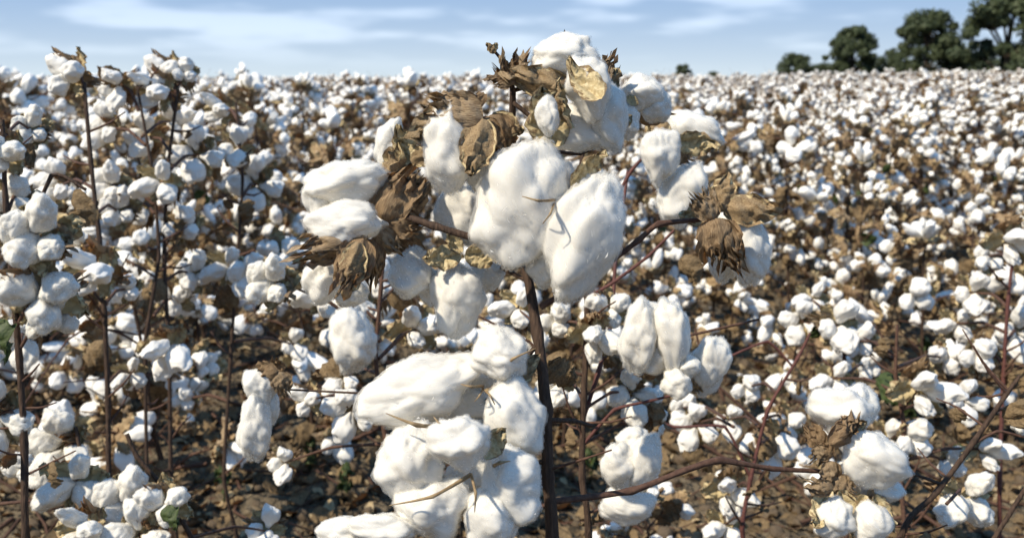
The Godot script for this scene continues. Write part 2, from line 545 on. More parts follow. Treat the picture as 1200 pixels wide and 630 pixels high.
func materials() -> void:
	var c := mat("cotton", 0.95, lin(0.84, 0.80, 0.72), lin(0.92, 0.90, 0.845), 0.012, 3.0, 0.0, 0.15)
	c.heightmap_enabled = true
	var t := noise_tex(3, 0.02, 5, Color.BLACK, Color.WHITE)
	(t.noise as FastNoiseLite).domain_warp_enabled = true
	(t.noise as FastNoiseLite).domain_warp_amplitude = 40.0
	(t.noise as FastNoiseLite).domain_warp_frequency = 0.02
	c.heightmap_texture = t
	c.heightmap_scale = 0.008
	c.rim_enabled = true
	c.rim = 0.35
	c.backlight_enabled = true
	c.backlight = Color(0.62, 0.60, 0.56)
	var fb := mat("cotton_fibre", 0.95, lin(0.86, 0.84, 0.79), lin(0.92, 0.905, 0.87), 0.012, 3.0, 0.0, 0.1)
	fb.backlight_enabled = true
	fb.backlight = Color(1, 1, 1)
	for v in [["lint_veil", 0.30], ["lint_veil_thin", 0.16]]:
		var lv := StandardMaterial3D.new()
		lv.resource_name = v[0]
		var lc := lin(0.90, 0.88, 0.83)
		lc.a = v[1]
		lv.albedo_color = lc
		lv.roughness = 1.0
		lv.metallic_specular = 0.0
		lv.cull_mode = BaseMaterial3D.CULL_DISABLED
		lv.transparency = BaseMaterial3D.TRANSPARENCY_ALPHA
		lv.backlight_enabled = true
		lv.backlight = Color(0.9, 0.89, 0.86)
		M[v[0]] = lv
	var f := mat("cotton_field", 0.95, lin(0.84, 0.80, 0.72), lin(0.92, 0.90, 0.845), 0.02, 3.0, 0.0, 0.2)
	f.rim_enabled = true
	f.rim = 0.25
	var hi := mat("husk_inner", 0.7, lin(0.30, 0.215, 0.10), lin(0.66, 0.55, 0.34), 0.012, 1.4, 0.05, 0.4)
	hi.albedo_texture = noise_tex(8, 0.014, 5, lin(0.26, 0.18, 0.085), lin(0.68, 0.57, 0.36), 512, lin(0.52, 0.42, 0.23))
	var ho := mat("husk_outer", 0.8, lin(0.17, 0.108, 0.056), lin(0.56, 0.42, 0.24), 0.03, 1.6, 0.12, 0.35)
	var b := mat("bract", 0.85, lin(0.16, 0.10, 0.055), lin(0.52, 0.375, 0.22), 0.014, 1.2, 0.1, 0.3)
	b.uv1_scale = Vector3(4.0, 0.7, 2.0)
	b.backlight_enabled = true
	b.backlight = lin(0.5, 0.31, 0.15)
	var pb := mat("pale_bract", 0.85, lin(0.20, 0.135, 0.08), lin(0.56, 0.43, 0.27), 0.014, 1.2, 0.1, 0.3)
	pb.uv1_scale = Vector3(4.0, 0.7, 2.0)
	pb.backlight_enabled = true
	pb.backlight = lin(0.4, 0.26, 0.13)
	mat("stem", 0.8, lin(0.026, 0.016, 0.011), lin(0.13, 0.08, 0.052), 0.02, 9.0, 0.1, 0.35).uv1_scale = Vector3(26, 5, 26)
	mat("husk_rib", 0.8, lin(0.16, 0.10, 0.05), lin(0.46, 0.34, 0.19), 0.02, 14.0, 0.05, 0.35)
	mat("twig", 0.75, lin(0.045, 0.022, 0.016), lin(0.17, 0.095, 0.06), 0.02, 14.0, 0.05, 0.35)
	mat("red_stem", 0.7, lin(0.06, 0.018, 0.015), lin(0.16, 0.06, 0.042), 0.02, 9.0, 0.04, 0.45)
	var dl := mat("dry_leaf", 0.85, lin(0.10, 0.067, 0.036), lin(0.38, 0.275, 0.15), 0.014, 1.2, 0.1, 0.3)
	dl.backlight_enabled = true
	dl.backlight = lin(0.35, 0.18, 0.08)
	mat("straw", 0.85, lin(0.24, 0.17, 0.09), lin(0.52, 0.42, 0.26), 0.02, 1.2, 0.0, 0.3)
	var gl := mat("green_leaf", 0.55, lin(0.025, 0.042, 0.012), lin(0.085, 0.11, 0.03), 0.014, 1.0, 0.05, 0.4)
	gl.backlight_enabled = true
	gl.backlight = lin(0.16, 0.22, 0.05)
	var s := mat("soil", 0.95, lin(0.065, 0.05, 0.033), lin(0.24, 0.19, 0.125), 0.02, 1.7, 3.0, 0.2)
	s.uv1_world_triplanar = true
	var s2 := mat("clod", 0.95, lin(0.08, 0.058, 0.038), lin(0.24, 0.18, 0.12), 0.02, 3.0, 0.3, 0.2)
	s2.uv1_scale = Vector3.ONE
	var tl := mat("tree_leaf", 0.6, lin(0.038, 0.052, 0.026), lin(0.095, 0.112, 0.052), 0.01, 0.2, 0.0, 0.3)
	tl.backlight_enabled = true
	tl.backlight = lin(0.12, 0.18, 0.05)
	mat("bark", 0.9, lin(0.05, 0.04, 0.03), lin(0.13, 0.10, 0.075), 0.02, 0.7, 1.0, 0.2)

func ground() -> void:
	var xs := [0.0]
	while xs[-1] < 2500.0:
		xs.append(xs[-1] + (0.05 if xs[-1] < 3.2 else 0.05 + (xs[-1] - 3.2) * 0.06))
	var left := xs.slice(1)
	left.reverse()
	var cols := []
	for x in left: cols.append(-x)
	cols.append_array(xs)
	var zs := [40.0, 15.0, 6.0, 3.0, 1.2, 0.2, -0.5, -1.0]
	while zs[-1] > -3000.0:
		zs.append(zs[-1] - (0.045 if zs[-1] > -6.5 else 0.045 + (-6.5 - zs[-1]) * 0.05))
	var n := noise(44, 3.4, 3)
	var pts := PackedVector3Array()
	for x in cols:
		for z in zs:
			var y := ground_height(x, z)
			if z > -16.0 and absf(x) < 10.0:
				y += 0.035 * (absf(n.get_noise_2d(x, z)) - 0.25)
			pts.append(Vector3(x, y, z))
	var o := part(self, "ground", surface_mesh([[pts, grid_ids(cols.size(), zs.size()), M.soil]]))
	tag(o, "bare brown soil between the cotton rows", "soil", "", "structure")

func scatter(called: String, mesh: Mesh, count: int, sd: int, s0: float, s1: float, flat: bool, label: String, category: String) -> void:
	var r2 := RandomNumberGenerator.new()
	r2.seed = sd
	var mm := MultiMesh.new()
	mm.transform_format = MultiMesh.TRANSFORM_3D
	mm.mesh = mesh
	mm.instance_count = count
	for k in count:
		var d := 1.2 + 8.5 * pow(r2.randf(), 1.3)
		var x := r2.randf_range(-0.62, 0.62) * (d + 0.8)
		var s := lerpf(s0, s1, pow(r2.randf(), 2.0))
		var b := Basis(Vector3.UP, r2.randf() * TAU)
		if flat:
			b = b * Basis(Vector3.RIGHT, r2.randf_range(1.1, 2.0)) * Basis(Vector3.UP, r2.randf_range(-0.5, 0.5))
		else:
			b = b * Basis(Vector3.RIGHT, r2.randf() * TAU)
		mm.set_instance_transform(k, Transform3D(b * Basis.from_scale(Vector3(s, s, s) if flat else Vector3(s, s * r2.randf_range(0.5, 0.8), s)), Vector3(x, ground_height(x, -d) + (0.012 if flat else s * 0.1), -d)))
	var o := MultiMeshInstance3D.new()
	o.name = called
	o.multimesh = mm
	add_child(o)
	tag(o, label, category, "", "stuff")

func tree(x: float, z: float, height: float, width: float, sd: int, label: String) -> void:
	var r2 := RandomNumberGenerator.new()
	r2.seed = sd
	var base := rise(x, z)
	var o := thing("field_tree", Vector3(x, base, z), label, "tree", "trees beyond the field")
	var limbs := [[tube([Vector3(0, -0.3, 0), Vector3(0.1, height * 0.3, 0), Vector3(-0.15, height * 0.75, 0.1)], [height * 0.035, height * 0.026, height * 0.008], 8, 4, M.bark), Transform3D()]]
	var clumps := []
	var low := 0.03
	for k in 95:
		var t := r2.randf()
		var a := r2.randf() * TAU
		var prof := pow(sin(PI * clampf(0.10 + 0.84 * t, 0, 1)), 0.6)
		var rad := width * 0.5 * prof * sqrt(r2.randf_range(0.12, 1.0)) * r2.randf_range(0.68, 1.12)
		var c := Vector3(cos(a) * rad, height * lerpf(low, 0.93, t), sin(a) * rad)
		clumps.append([c, width * r2.randf_range(0.05, 0.145)])
		if k % 5 == 0:
			limbs.append([tube([Vector3(0, c.y * 0.55, 0), Vector3(c.x * 0.5, c.y * 0.8, c.z * 0.5), c], [height * 0.014, height * 0.009, height * 0.003], 5, 3, M.bark), Transform3D()])
	part(o, "trunk", join(limbs, [M.bark]))
	var pts := PackedVector3Array()
	var ids := PackedInt32Array()
	for cl in clumps:
		for k in 230:
			var d := Vector3(r2.randfn(), r2.randfn(), r2.randfn()).normalized()
			var p: Vector3 = cl[0] + d * cl[1] * pow(r2.randf(), 0.4) * Vector3(1.1, 0.85, 1.1)
			var s := r2.randf_range(0.10, 0.24) * height / 9.0
			var u := Vector3(r2.randfn(), r2.randfn(), r2.randfn()).normalized()
			var v := u.cross(d + Vector3(0.1, 0.4, 0.2)).normalized()
			var b := pts.size()
			pts.append_array([p - u * s, p + v * s * 0.6, p + u * s, p - v * s * 0.6])
			ids.append_array([b, b + 1, b + 2, b, b + 2, b + 3])
	part(o, "crown", surface_mesh([[pts, ids, M.tree_leaf]]))

func weed(x: float, z: float, sd: int) -> void:
	var r2 := RandomNumberGenerator.new()
	r2.seed = sd
	var y := ground_height(x, z)
	var o := thing("weed", Vector3(x, y - 0.005, z), "low leafy green weed sprouting from the soil", "weed", "green weeds on the soil")
	part(o, "stem", tube([Vector3.ZERO, Vector3(0.004, 0.05, 0.004), Vector3(-0.006, 0.11, 0.01)], [0.002, 0.0016, 0.001], 5, 2, M.green_leaf))
	for k in 9:
		var a := k * 2.4
		var d := Vector3(cos(a), r2.randf_range(0.1, 0.9), sin(a)).normalized()
		part(o, "leaf", leaf(k % 4, true), Transform3D(aim(d, Vector3.UP) * Basis.from_scale(Vector3.ONE * r2.randf_range(0.018, 0.04)), Vector3(0, r2.randf_range(0.02, 0.10), 0)))

func field() -> void:
	# rows of plants: the nearest as things with parts, the rest joined to one mass
	var near_kinds := []
	var mid_kinds := []
	var far_kinds := []
	for k in 6:
		near_kinds.append(grow(900 + k, 0.86, 0.95))
		mid_kinds.append(grow(930 + k, 0.86, 1.15))
		far_kinds.append(grow(960 + k, 0.86, 1.45))
	for k in 6:
		near_kinds.append(grow(990 + k, 0.52, 1.0))
	var first_near := []
	first_near.resize(12)
	var first_mid := [null, null, null, null, null, null]
	var small := []
	for g in mid_kinds:
		small.append(far_plant(g))
	var r2 := RandomNumberGenerator.new()
	r2.seed = 4242
	var spots := []
	var plan := [[1.75, 0.30, 0.52, 0.42], [2.2, 0.6, 0.62, 0.75], [2.7, 0.8, 0.72, 0.8], [3.3, 0.85, 0.92, 0.9], [3.9, 0.9, 1.0, 1.0]]      # distance, share kept, size
	for k in 52:
		plan.append([4.6 + 0.74 * k, 0.95, 1.0, 1.0])
	for p in plan:
		var d0: float = p[0]
		var wide := 0.8 * d0 + 1.5
		var x := -wide
		while x < wide:
			x += 0.27 * r2.randf_range(0.65, 1.35)
			var z := -(d0 + 0.10 * x * smoothstep(2.5, 4.5, d0) + r2.randf_range(-0.16, 0.16))
			var tall: float = r2.randf_range(0.82, 1.2) * lerpf(1.05, 0.9, smoothstep(-0.2, 0.3, x / d0)) * p[2]
			var turn := r2.randf() * TAU
			var kind := r2.randi() % 6
			if p[2] < 0.8:
				kind += 6
				tall /= 0.62
			var keep: float = p[1] * (0.45 if d0 < 2.6 and x < -0.2 * d0 else 1.0)
			if r2.randf() < keep and z < -1.5:
				spots.append([-z, Vector3(x, ground_height(x, z) - 0.01, z), tall, turn, kind])
	spots.sort_custom(func(a, b): return a[0] < b[0])
	var far_sets := [[], [], [], [], [], []]
	var count := 0
	for k in spots.size():
		var s = spots[k]
		var shown: bool = absf(s[1].x) < 0.54 * s[0] + 0.25
		var tr := Transform3D(Basis(Vector3.UP, s[3]) * Basis.from_scale(Vector3.ONE * s[2]), s[1])
		if count >= 300 or not shown:
			far_sets[s[4] % 6].append(tr if s[4] < 6 else Transform3D(tr.basis * 0.6, tr.origin))
			continue
		count += 1
		var o: Node3D
		if s[0] < 4.3:
			if first_near[s[4]] == null:
				o = thing("cotton_plant", Vector3.ZERO, "", "")
				fill_plant(o, near_kinds[s[4]], true)
				first_near[s[4]] = o
			else:
				o = first_near[s[4]].duplicate()
				o.name = numbered("cotton_plant")
				add_child(o)
		elif s[0] < 8.2:
			if first_mid[s[4]] == null:
				o = thing("cotton_plant", Vector3.ZERO, "", "")
				fill_plant(o, mid_kinds[s[4]], false)
				first_mid[s[4]] = o
			else:
				o = first_mid[s[4]].duplicate()
				o.name = numbered("cotton_plant")
				add_child(o)
		else:
			o = part(self, "cotton_plant", small[s[4]])
		o.transform = tr
		if s[4] >= 6:
			tag(o, "short cotton plant with bolls hanging close above the soil", "cotton plant", "short cotton plants near the soil")
		elif s[0] < 4.3:
			tag(o, "cotton plant with stem and bolls showing, by the bare soil patch", "cotton plant", "cotton plants along the bare soil")
		else:
			tag(o, "cotton plant full of white bolls, hemmed in by others in the dense field rows", "cotton plant", "cotton plants in the dense field rows")
	var far := Node3D.new()
	far.name = "far_cotton_plants"
	add_child(far)
	tag(far, "far cotton plants merging into one white mass up to the horizon", "cotton plants", "", "stuff")
	for k in 6:
		var mm := MultiMesh.new()
		mm.transform_format = MultiMesh.TRANSFORM_3D
		mm.mesh = far_plant(far_kinds[k])
		mm.instance_count = far_sets[k].size()
		for i in far_sets[k].size():
			mm.set_instance_transform(i, far_sets[k][i])
		var o := MultiMeshInstance3D.new()
		o.name = "plants"
		o.multimesh = mm
		far.add_child(o, true)


func _ready() -> void:
	# camera, sky, sun, exposure
	var cam := Camera3D.new()
	cam.name = "camera"
	cam.position = Vector3(0, EYE, 0)
	cam.rotation.x = -atan((315.0 - 92.0) / 1152.0)
	cam.fov = rad_to_deg(2.0 * atan(315.0 / 1152.0))
	cam.near = 0.05
	cam.far = 5000.0
	var lens := CameraAttributesPhysical.new()
	lens.frustum_focal_length = 12.0 * 1152.0 / 315.0      # a 24 mm high sensor
	lens.frustum_near = 0.05
	lens.frustum_far = 5000.0
	lens.frustum_focus_distance = 0.80
	lens.exposure_aperture = 13.0
	cam.attributes = lens
	add_child(cam)
	cam.current = true

	var env := Environment.new()
	env.tonemap_mode = Environment.TONE_MAPPER_LINEAR
	env.tonemap_exposure = 1.28
	env.background_mode = Environment.BG_SKY
	env.sky = Sky.new()
	var sky := ProceduralSkyMaterial.new()
	sky.sky_top_color = lin(0.10, 0.26, 0.55)
	sky.sky_horizon_color = lin(0.55, 0.64, 0.70)
	sky.sky_curve = 0.055
	sky.ground_bottom_color = lin(0.12, 0.09, 0.06)
	sky.ground_horizon_color = lin(0.4, 0.42, 0.42)
	sky.sun_angle_max = 1.0
	sky.sky_cover = sky_cover()
	sky.sky_cover_modulate = Color(0.56, 0.56, 0.55)
	env.sky.sky_material = sky
	env.sdfgi_enabled = true
	env.ssao_enabled = true
	env.ssil_enabled = true
	var we := WorldEnvironment.new()
	we.name = "environment"
	we.environment = env
	add_child(we)

	var sun := DirectionalLight3D.new()
	sun.name = "sun"
	sun.light_color = Color(1.0, 0.955, 0.875)
	sun.light_energy = 1.4
	sun.light_angular_distance = 0.5
	sun.shadow_enabled = true
	sun.look_at_from_position(Vector3(-0.62, 0.80, 0.42), Vector3.ZERO)
	add_child(sun)

	noise_a = noise(1, 1.0, 3)
	rng.seed = 1
	materials()
	ground()
	prepare_pieces()

	# trees beyond the field
	tree(59.2, -120.0, 14.58, 11.46, 11, "broad tall dark green tree, largest of the trees beyond the field")
	tree(53.6, -130.0, 12.55, 10.38, 12, "tall dark green tree with a rounded dense crown behind the field")
	tree(45.9, -135.0, 11.02, 7.73, 13, "smaller loose-crowned green tree with gaps behind the field")
	tree(63.1, -140.0, 7.40, 7.29, 14, "low bushy green tree filling the gap between two tall trees")
	tree(52.4, -140.0, 6.91, 6.08, 15, "low shrubby green tree squeezed between the loose and rounded trees")
	tree(39.5, -140.0, 7.40, 6.32, 16, "squat green tree showing just its top over the cotton")
	tree(45.0, -145.0, 6.02, 7.55, 19, "low leafy hedge bush spreading beside the squat tree")
	tree(59.3, -150.0, 6.35, 11.72, 20, "long low hedge bush under the rounded tree")
	tree(72.1, -150.0, 6.88, 11.72, 21, "long low hedge bush under the largest tree")
	tree(27.2, -160.0, 6.25, 4.17, 17, "tiny lone round tree far off over the cotton")
	tree(34.4, -170.0, 5.08, 3.84, 18, "faint low bush just above the cotton horizon")
	field()

	# plants close by
	here = thing("cotton_plant", Vector3(0.0325, ground_height(0.0325, -0.7420) - 0.01, -0.7420), "tallest cotton plant with big fluffy bolls and curled brown husks", "cotton plant", "")
	st("branch", [Vector3(0.0100, 0.9102, -0.7878), Vector3(0.0385, 0.9368, -0.8165), Vector3(0.0628, 0.9674, -0.8459)], [0.0012, 0.0009, 0.0006], "twig")
	lf(Vector3(0.0385, 0.9368, -0.8165), Vector3(0.0210, 0.9175, -0.8127), 0.0290, 116.8, 0, false)
	st("branch", [Vector3(0.0283, 0.7449, -0.7354), Vector3(0.0552, 0.7605, -0.7197), Vector3(0.0753, 0.7744, -0.7037)], [0.0012, 0.0009, 0.0006], "twig")
	st("branch", [Vector3(0.0022, 0.9652, -0.8086), Vector3(0.0174, 0.9925, -0.8142), Vector3(0.0295, 1.0185, -0.8196)], [0.0012, 0.0009, 0.0006], "twig")
	lf(Vector3(0.0174, 0.9925, -0.8142), Vector3(0.0017, 0.9702, -0.8099), 0.0222, 23.8, 1, false)
	st("branch", [Vector3(0.0000, 1.0033, -0.8160), Vector3(-0.0306, 1.0049, -0.8019), Vector3(-0.0541, 1.0101, -0.7884)], [0.0012, 0.0009, 0.0006], "twig")
	st("main_stem", [Vector3(0.0325, -0.0200, -0.7420), Vector3(0.0385, 0.3429, -0.7330), Vector3(0.0325, 0.6857, -0.7240), Vector3(0.0284, 0.7389, -0.7343), Vector3(0.0271, 0.7921, -0.7446), Vector3(0.0206, 0.8494, -0.7658), Vector3(0.0125, 0.8946, -0.7848), Vector3(0.0028, 0.9547, -0.8066), Vector3(0.0000, 1.0031, -0.8159), Vector3(0.0007, 1.0418, -0.8133)], [0.0059, 0.0052, 0.0047, 0.0047, 0.0045, 0.0043, 0.0040, 0.0033, 0.0031, 0.0026], "stem")
	st("branch", [Vector3(0.0042, 0.9109, -0.7879), Vector3(-0.0067, 0.9220, -0.7595), Vector3(-0.0262, 0.9290, -0.7456), Vector3(-0.0590, 0.9387, -0.7475), Vector3(-0.0896, 0.9463, -0.7642)], [0.0031, 0.0028, 0.0027, 0.0027, 0.0025], "stem")
	st("branch", [Vector3(0.0233, 0.8696, -0.7697), Vector3(0.0677, 0.8998, -0.7654), Vector3(0.1002, 0.9237, -0.7700), Vector3(0.1165, 0.9370, -0.7726), Vector3(0.1653, 0.9382, -0.7932)], [0.0026, 0.0022, 0.0021, 0.0022, 0.0017], "twig")
	st("branch", [Vector3(0.0311, 0.7203, -0.7307), Vector3(0.0960, 0.7248, -0.7417), Vector3(0.1389, 0.7364, -0.7541), Vector3(0.1702, 0.7414, -0.7653), Vector3(0.2197, 0.7267, -0.7828), Vector3(0.2804, 0.7161, -0.8011)], [0.0026, 0.0025, 0.0024, 0.0027, 0.0021, 0.0020], "twig")
	st("branch", [Vector3(0.0271, 0.7841, -0.7430), Vector3(0.0494, 0.7800, -0.7524), Vector3(0.0653, 0.7725, -0.7611)], [0.0021, 0.0018, 0.0015], "stem")
	st("branch", [Vector3(0.0219, 0.8426, -0.7645), Vector3(0.0000, 0.8187, -0.7497), Vector3(-0.0203, 0.7987, -0.7458)], [0.0021, 0.0019, 0.0019], "stem")
	st("branch", [Vector3(0.0284, 0.7522, -0.7368), Vector3(0.0000, 0.7489, -0.7362), Vector3(-0.0271, 0.7455, -0.7355)], [0.0021, 0.0019, 0.0019], "stem")
	st("branch", [Vector3(0.0139, 0.8877, -0.7834), Vector3(-0.0144, 0.8958, -0.8156), Vector3(-0.0396, 0.9043, -0.8172)], [0.0019, 0.0016, 0.0014], "stem")
	st("branch", [Vector3(0.0014, 0.9823, -0.8119), Vector3(0.0271, 0.9749, -0.7799), Vector3(0.0379, 0.9556, -0.7762)], [0.0019, 0.0017, 0.0016], "stem")
	st("branch", [Vector3(0.0000, 1.0031, -0.8159), Vector3(-0.0070, 1.0169, -0.8186), Vector3(-0.0261, 1.0190, -0.7987)], [0.0019, 0.0017, 0.0016], "stem")
	st("branch", [Vector3(0.0007, 1.0309, -0.8112), Vector3(0.0278, 1.0105, -0.8072), Vector3(0.0460, 1.0061, -0.7860)], [0.0019, 0.0017, 0.0016], "stem")
	st("branch", [Vector3(0.0007, 1.0405, -0.8130), Vector3(0.0281, 1.0472, -0.8245), Vector3(0.0563, 1.0500, -0.8250)], [0.0019, 0.0017, 0.0016], "stem")
	st("branch", [Vector3(0.0014, 0.9962, -0.8146), Vector3(0.0583, 0.9870, -0.8434), Vector3(0.1009, 1.0090, -0.8375)], [0.0016, 0.0014, 0.0012], "stem")
	st("bud_stalk", [Vector3(0.0007, 1.0405, -0.8130), Vector3(-0.0027, 1.0554, -0.8057), Vector3(-0.0082, 1.0648, -0.8075), Vector3(-0.0163, 1.0739, -0.7991)], [0.0024, 0.0017, 0.0013, 0.0011], "stem")
	open_boll(Vector3(-0.0014, 1.0527, -0.7950))
	br(Vector3(0.0000, 1.0473, -0.7940), Vector3(-0.0122, 1.0699, -0.7983), 0.0095, 40.0, 1)
	br(Vector3(0.0000, 1.0460, -0.8039), Vector3(0.0027, 1.0729, -0.8091), 0.0096, 160.0, 2)
	br(Vector3(0.0014, 1.0460, -0.7937), Vector3(0.0149, 1.0673, -0.7978), 0.0095, 60.0, 3)
	br(Vector3(-0.0013, 1.0460, -0.7886), Vector3(-0.0188, 1.0553, -0.7904), 0.0094, 120.0, 4)
	br(Vector3(0.0014, 1.0446, -0.8036), Vector3(0.0096, 1.0756, -0.8096), 0.0069, 20.0, 0)
	br(Vector3(-0.0013, 1.0448, -0.7833), Vector3(-0.0147, 1.0461, -0.7835), 0.0080, 200.0, 1)
	vl(Vector3(-0.0135, 1.0699, -0.7983), Vector3(-0.0203, 1.0779, -0.7999), 0.0061, 160.0, 2)
	vl(Vector3(-0.0156, 1.0713, -0.7986), Vector3(-0.0115, 1.0779, -0.7999), 0.0054, 20.0, 3)
	br(Vector3(0.0000, 1.0448, -0.7833), Vector3(-0.0067, 1.0605, -0.7863), 0.0107, 180.0, 4)
	br(Vector3(-0.0027, 1.0446, -0.8036), Vector3(-0.0171, 1.0635, -0.8073), 0.0062, 0.0, 0)
	open_boll(Vector3(0.0486, 1.0527, -0.8154))
	lk(Vector3(0.0413, 1.0686, -0.7981), Vector3(0.0528, 0.0339, 0.0322), 6.0, 17.0, 4)
	lk(Vector3(0.0611, 1.0609, -0.8170), Vector3(0.0236, 0.0250, 0.0224), -15.0, 84.0, 0)
	lk(Vector3(0.0431, 1.0582, -0.8164), Vector3(0.0417, 0.0236, 0.0224), 0.0, 151.0, 1)
	vl(Vector3(0.0460, 1.0447, -0.7935), Vector3(-0.0094, 1.0539, -0.7851), 0.0230, 170.0, 2)
	br(Vector3(0.0488, 1.0473, -0.7940), Vector3(0.0027, 1.0420, -0.7929), 0.0203, 190.0, 1)
	br(Vector3(0.0617, 1.0460, -0.8039), Vector3(0.0686, 1.0769, -0.8099), 0.0233, 170.0, 0)
	br(Vector3(0.0658, 1.0460, -0.8039), Vector3(0.0850, 1.0675, -0.8081), 0.0206, 150.0, 3)
	br(Vector3(0.0506, 1.0583, -0.8266), Vector3(0.0422, 1.0873, -0.8323), 0.0127, 160.0, 2)
	br(Vector3(0.0563, 1.0555, -0.8261), Vector3(0.0591, 1.0831, -0.8315), 0.0084, 30.0, 4)
	vl(Vector3(0.0677, 1.0480, -0.7941), Vector3(0.0867, 1.0527, -0.7950), 0.0176, 190.0, 0)
	open_boll(Vector3(0.0535, 1.0056, -0.7961))
	lk(Vector3(0.0582, 1.0424, -0.7574), Vector3(0.0375, 0.0517, 0.0356), 14.0, 327.0, 1)
	lk(Vector3(0.0752, 1.0241, -0.7691), Vector3(0.0343, 0.0607, 0.0326), 20.0, 34.0, 2)
	lk(Vector3(0.0266, 1.0226, -0.7383), Vector3(0.0177, 0.0304, 0.0169), 8.0, 101.0, 3)
	lk(Vector3(0.0481, 1.0119, -0.7769), Vector3(0.0615, 0.0348, 0.0330), -8.0, 168.0, 4)
	lk(Vector3(0.0655, 1.0119, -0.7769), Vector3(0.0401, 0.0334, 0.0317), 0.0, 235.0, 5)
	vl(Vector3(0.0352, 0.9989, -0.7540), Vector3(0.0180, 1.0450, -0.7528), 0.0391, 14.0, 0)
	vl(Vector3(0.0641, 1.0367, -0.7206), Vector3(0.0431, 1.0612, -0.7457), 0.0234, 12.0, 1)
	vl(Vector3(0.0459, 1.0137, -0.7416), Vector3(0.0357, 1.0500, -0.7486), 0.0140, 70.0, 2)
	vl(Vector3(0.0677, 0.9995, -0.7847), Vector3(0.0961, 1.0194, -0.7886), 0.0203, 30.0, 3)
	vl(Vector3(0.0731, 1.0314, -0.7909), Vector3(0.0840, 1.0606, -0.7965), 0.0176, 150.0, 0)
	br(Vector3(0.0695, 1.0448, -0.7833), Vector3(0.0749, 1.0644, -0.7871), 0.0147, 160.0, 1)
	open_boll(Vector3(0.1045, 1.0231, -0.8402))
	lk(Vector3(0.1083, 1.0376, -0.8226), Vector3(0.0352, 0.0323, 0.0307), -8.0, 344.0, 2)
	lk(Vector3(0.1196, 1.0276, -0.8309), Vector3(0.0285, 0.0285, 0.0270), -20.0, 51.0, 3)
	lk(Vector3(0.0938, 1.0173, -0.8085), Vector3(0.0208, 0.0333, 0.0198), 4.0, 118.0, 4)
	vl(Vector3(0.0994, 1.0245, -0.8405), Vector3(0.1095, 1.0500, -0.8454), 0.0216, 160.0, 0)
	vl(Vector3(0.0998, 1.0251, -0.8202), Vector3(0.0872, 1.0362, -0.8224), 0.0141, 10.0, 1)
	br(Vector3(0.1079, 1.0185, -0.8495), Vector3(0.1385, 1.0214, -0.8501), 0.0190, 170.0, 2)
	vl(Vector3(0.0946, 1.0298, -0.8008), Vector3(0.0988, 1.0365, -0.8021), 0.0110, 0.0, 3)
	open_boll(Vector3(-0.0352, 1.0194, -0.7886))
	lk(Vector3(-0.0472, 0.9985, -0.7591), Vector3(0.0419, 0.0708, 0.0398), 2.0, 93.0, 4)
	lk(Vector3(-0.0256, 0.9840, -0.7766), Vector3(0.0229, 0.0444, 0.0217), -8.0, 160.0, 2)
	lk(Vector3(-0.0615, 1.0119, -0.7769), Vector3(0.0201, 0.0294, 0.0190), 10.0, 227.0, 4)
	br(Vector3(-0.0220, 1.0195, -0.7529), Vector3(-0.0742, 1.0244, -0.7590), 0.0388, 185.0, 1)
	br(Vector3(-0.0260, 1.0244, -0.7590), Vector3(-0.0651, 1.0334, -0.7607), 0.0286, 200.0, 3)
	vl(Vector3(-0.0425, 1.0239, -0.7742), Vector3(-0.0802, 1.0068, -0.7505), 0.0266, 165.0, 2)
	vl(Vector3(-0.0220, 1.0195, -0.7529), Vector3(-0.0306, 0.9748, -0.7341), 0.0233, 185.0, 4)
	br(Vector3(-0.0187, 1.0211, -0.7787), Vector3(0.0040, 0.9818, -0.7711), 0.0294, 160.0, 0)
	br(Vector3(-0.0198, 1.0202, -0.7683), Vector3(-0.0106, 0.9800, -0.7606), 0.0224, 200.0, 2)
	br(Vector3(-0.0267, 1.0251, -0.7795), Vector3(-0.0368, 1.0369, -0.7818), 0.0267, 180.0, 4)
	vl(Vector3(-0.0169, 1.0208, -0.7888), Vector3(0.0081, 1.0048, -0.7857), 0.0163, 150.0, 4)
	open_boll(Vector3(-0.0858, 0.9823, -0.8119))
	lk(Vector3(-0.0986, 0.9982, -0.8048), Vector3(0.0250, 0.0431, 0.0238), -14.0, 110.0, 2)
	lk(Vector3(-0.0875, 0.9832, -0.8019), Vector3(0.0208, 0.0208, 0.0198), 0.0, 177.0, 3)
	vl(Vector3(-0.0818, 0.9831, -0.7866), Vector3(-0.0907, 1.0141, -0.7875), 0.0204, 15.0, 1)
	vl(Vector3(-0.0799, 0.9849, -0.7819), Vector3(-0.0623, 0.9942, -0.7837), 0.0149, 160.0, 3)
	open_boll(Vector3(-0.1002, 0.9436, -0.7739))
	lk(Vector3(-0.1297, 0.9686, -0.7685), Vector3(0.0668, 0.0388, 0.0368), 12.0, 18.0, 1)
	lk(Vector3(-0.1306, 0.9399, -0.7528), Vector3(0.0581, 0.0369, 0.0351), 6.0, 85.0, 3)
	lk(Vector3(-0.1517, 0.9516, -0.7754), Vector3(0.0271, 0.0406, 0.0257), 0.0, 152.0, 5)
	lk(Vector3(-0.1540, 0.8908, -0.7688), Vector3(0.0313, 0.0368, 0.0298), -16.0, 219.0, 2)
	lk(Vector3(-0.1306, 0.8796, -0.7819), Vector3(0.0278, 0.0250, 0.0238), 0.0, 286.0, 0)
	br(Vector3(-0.1003, 0.9411, -0.7632), Vector3(-0.0778, 0.9943, -0.7633), 0.0361, 165.0, 0)
	br(Vector3(-0.1002, 0.9397, -0.7731), Vector3(-0.0623, 0.9729, -0.7796), 0.0298, 190.0, 1)
	br(Vector3(-0.0963, 0.9398, -0.7630), Vector3(-0.0668, 0.9384, -0.7627), 0.0254, 170.0, 2)
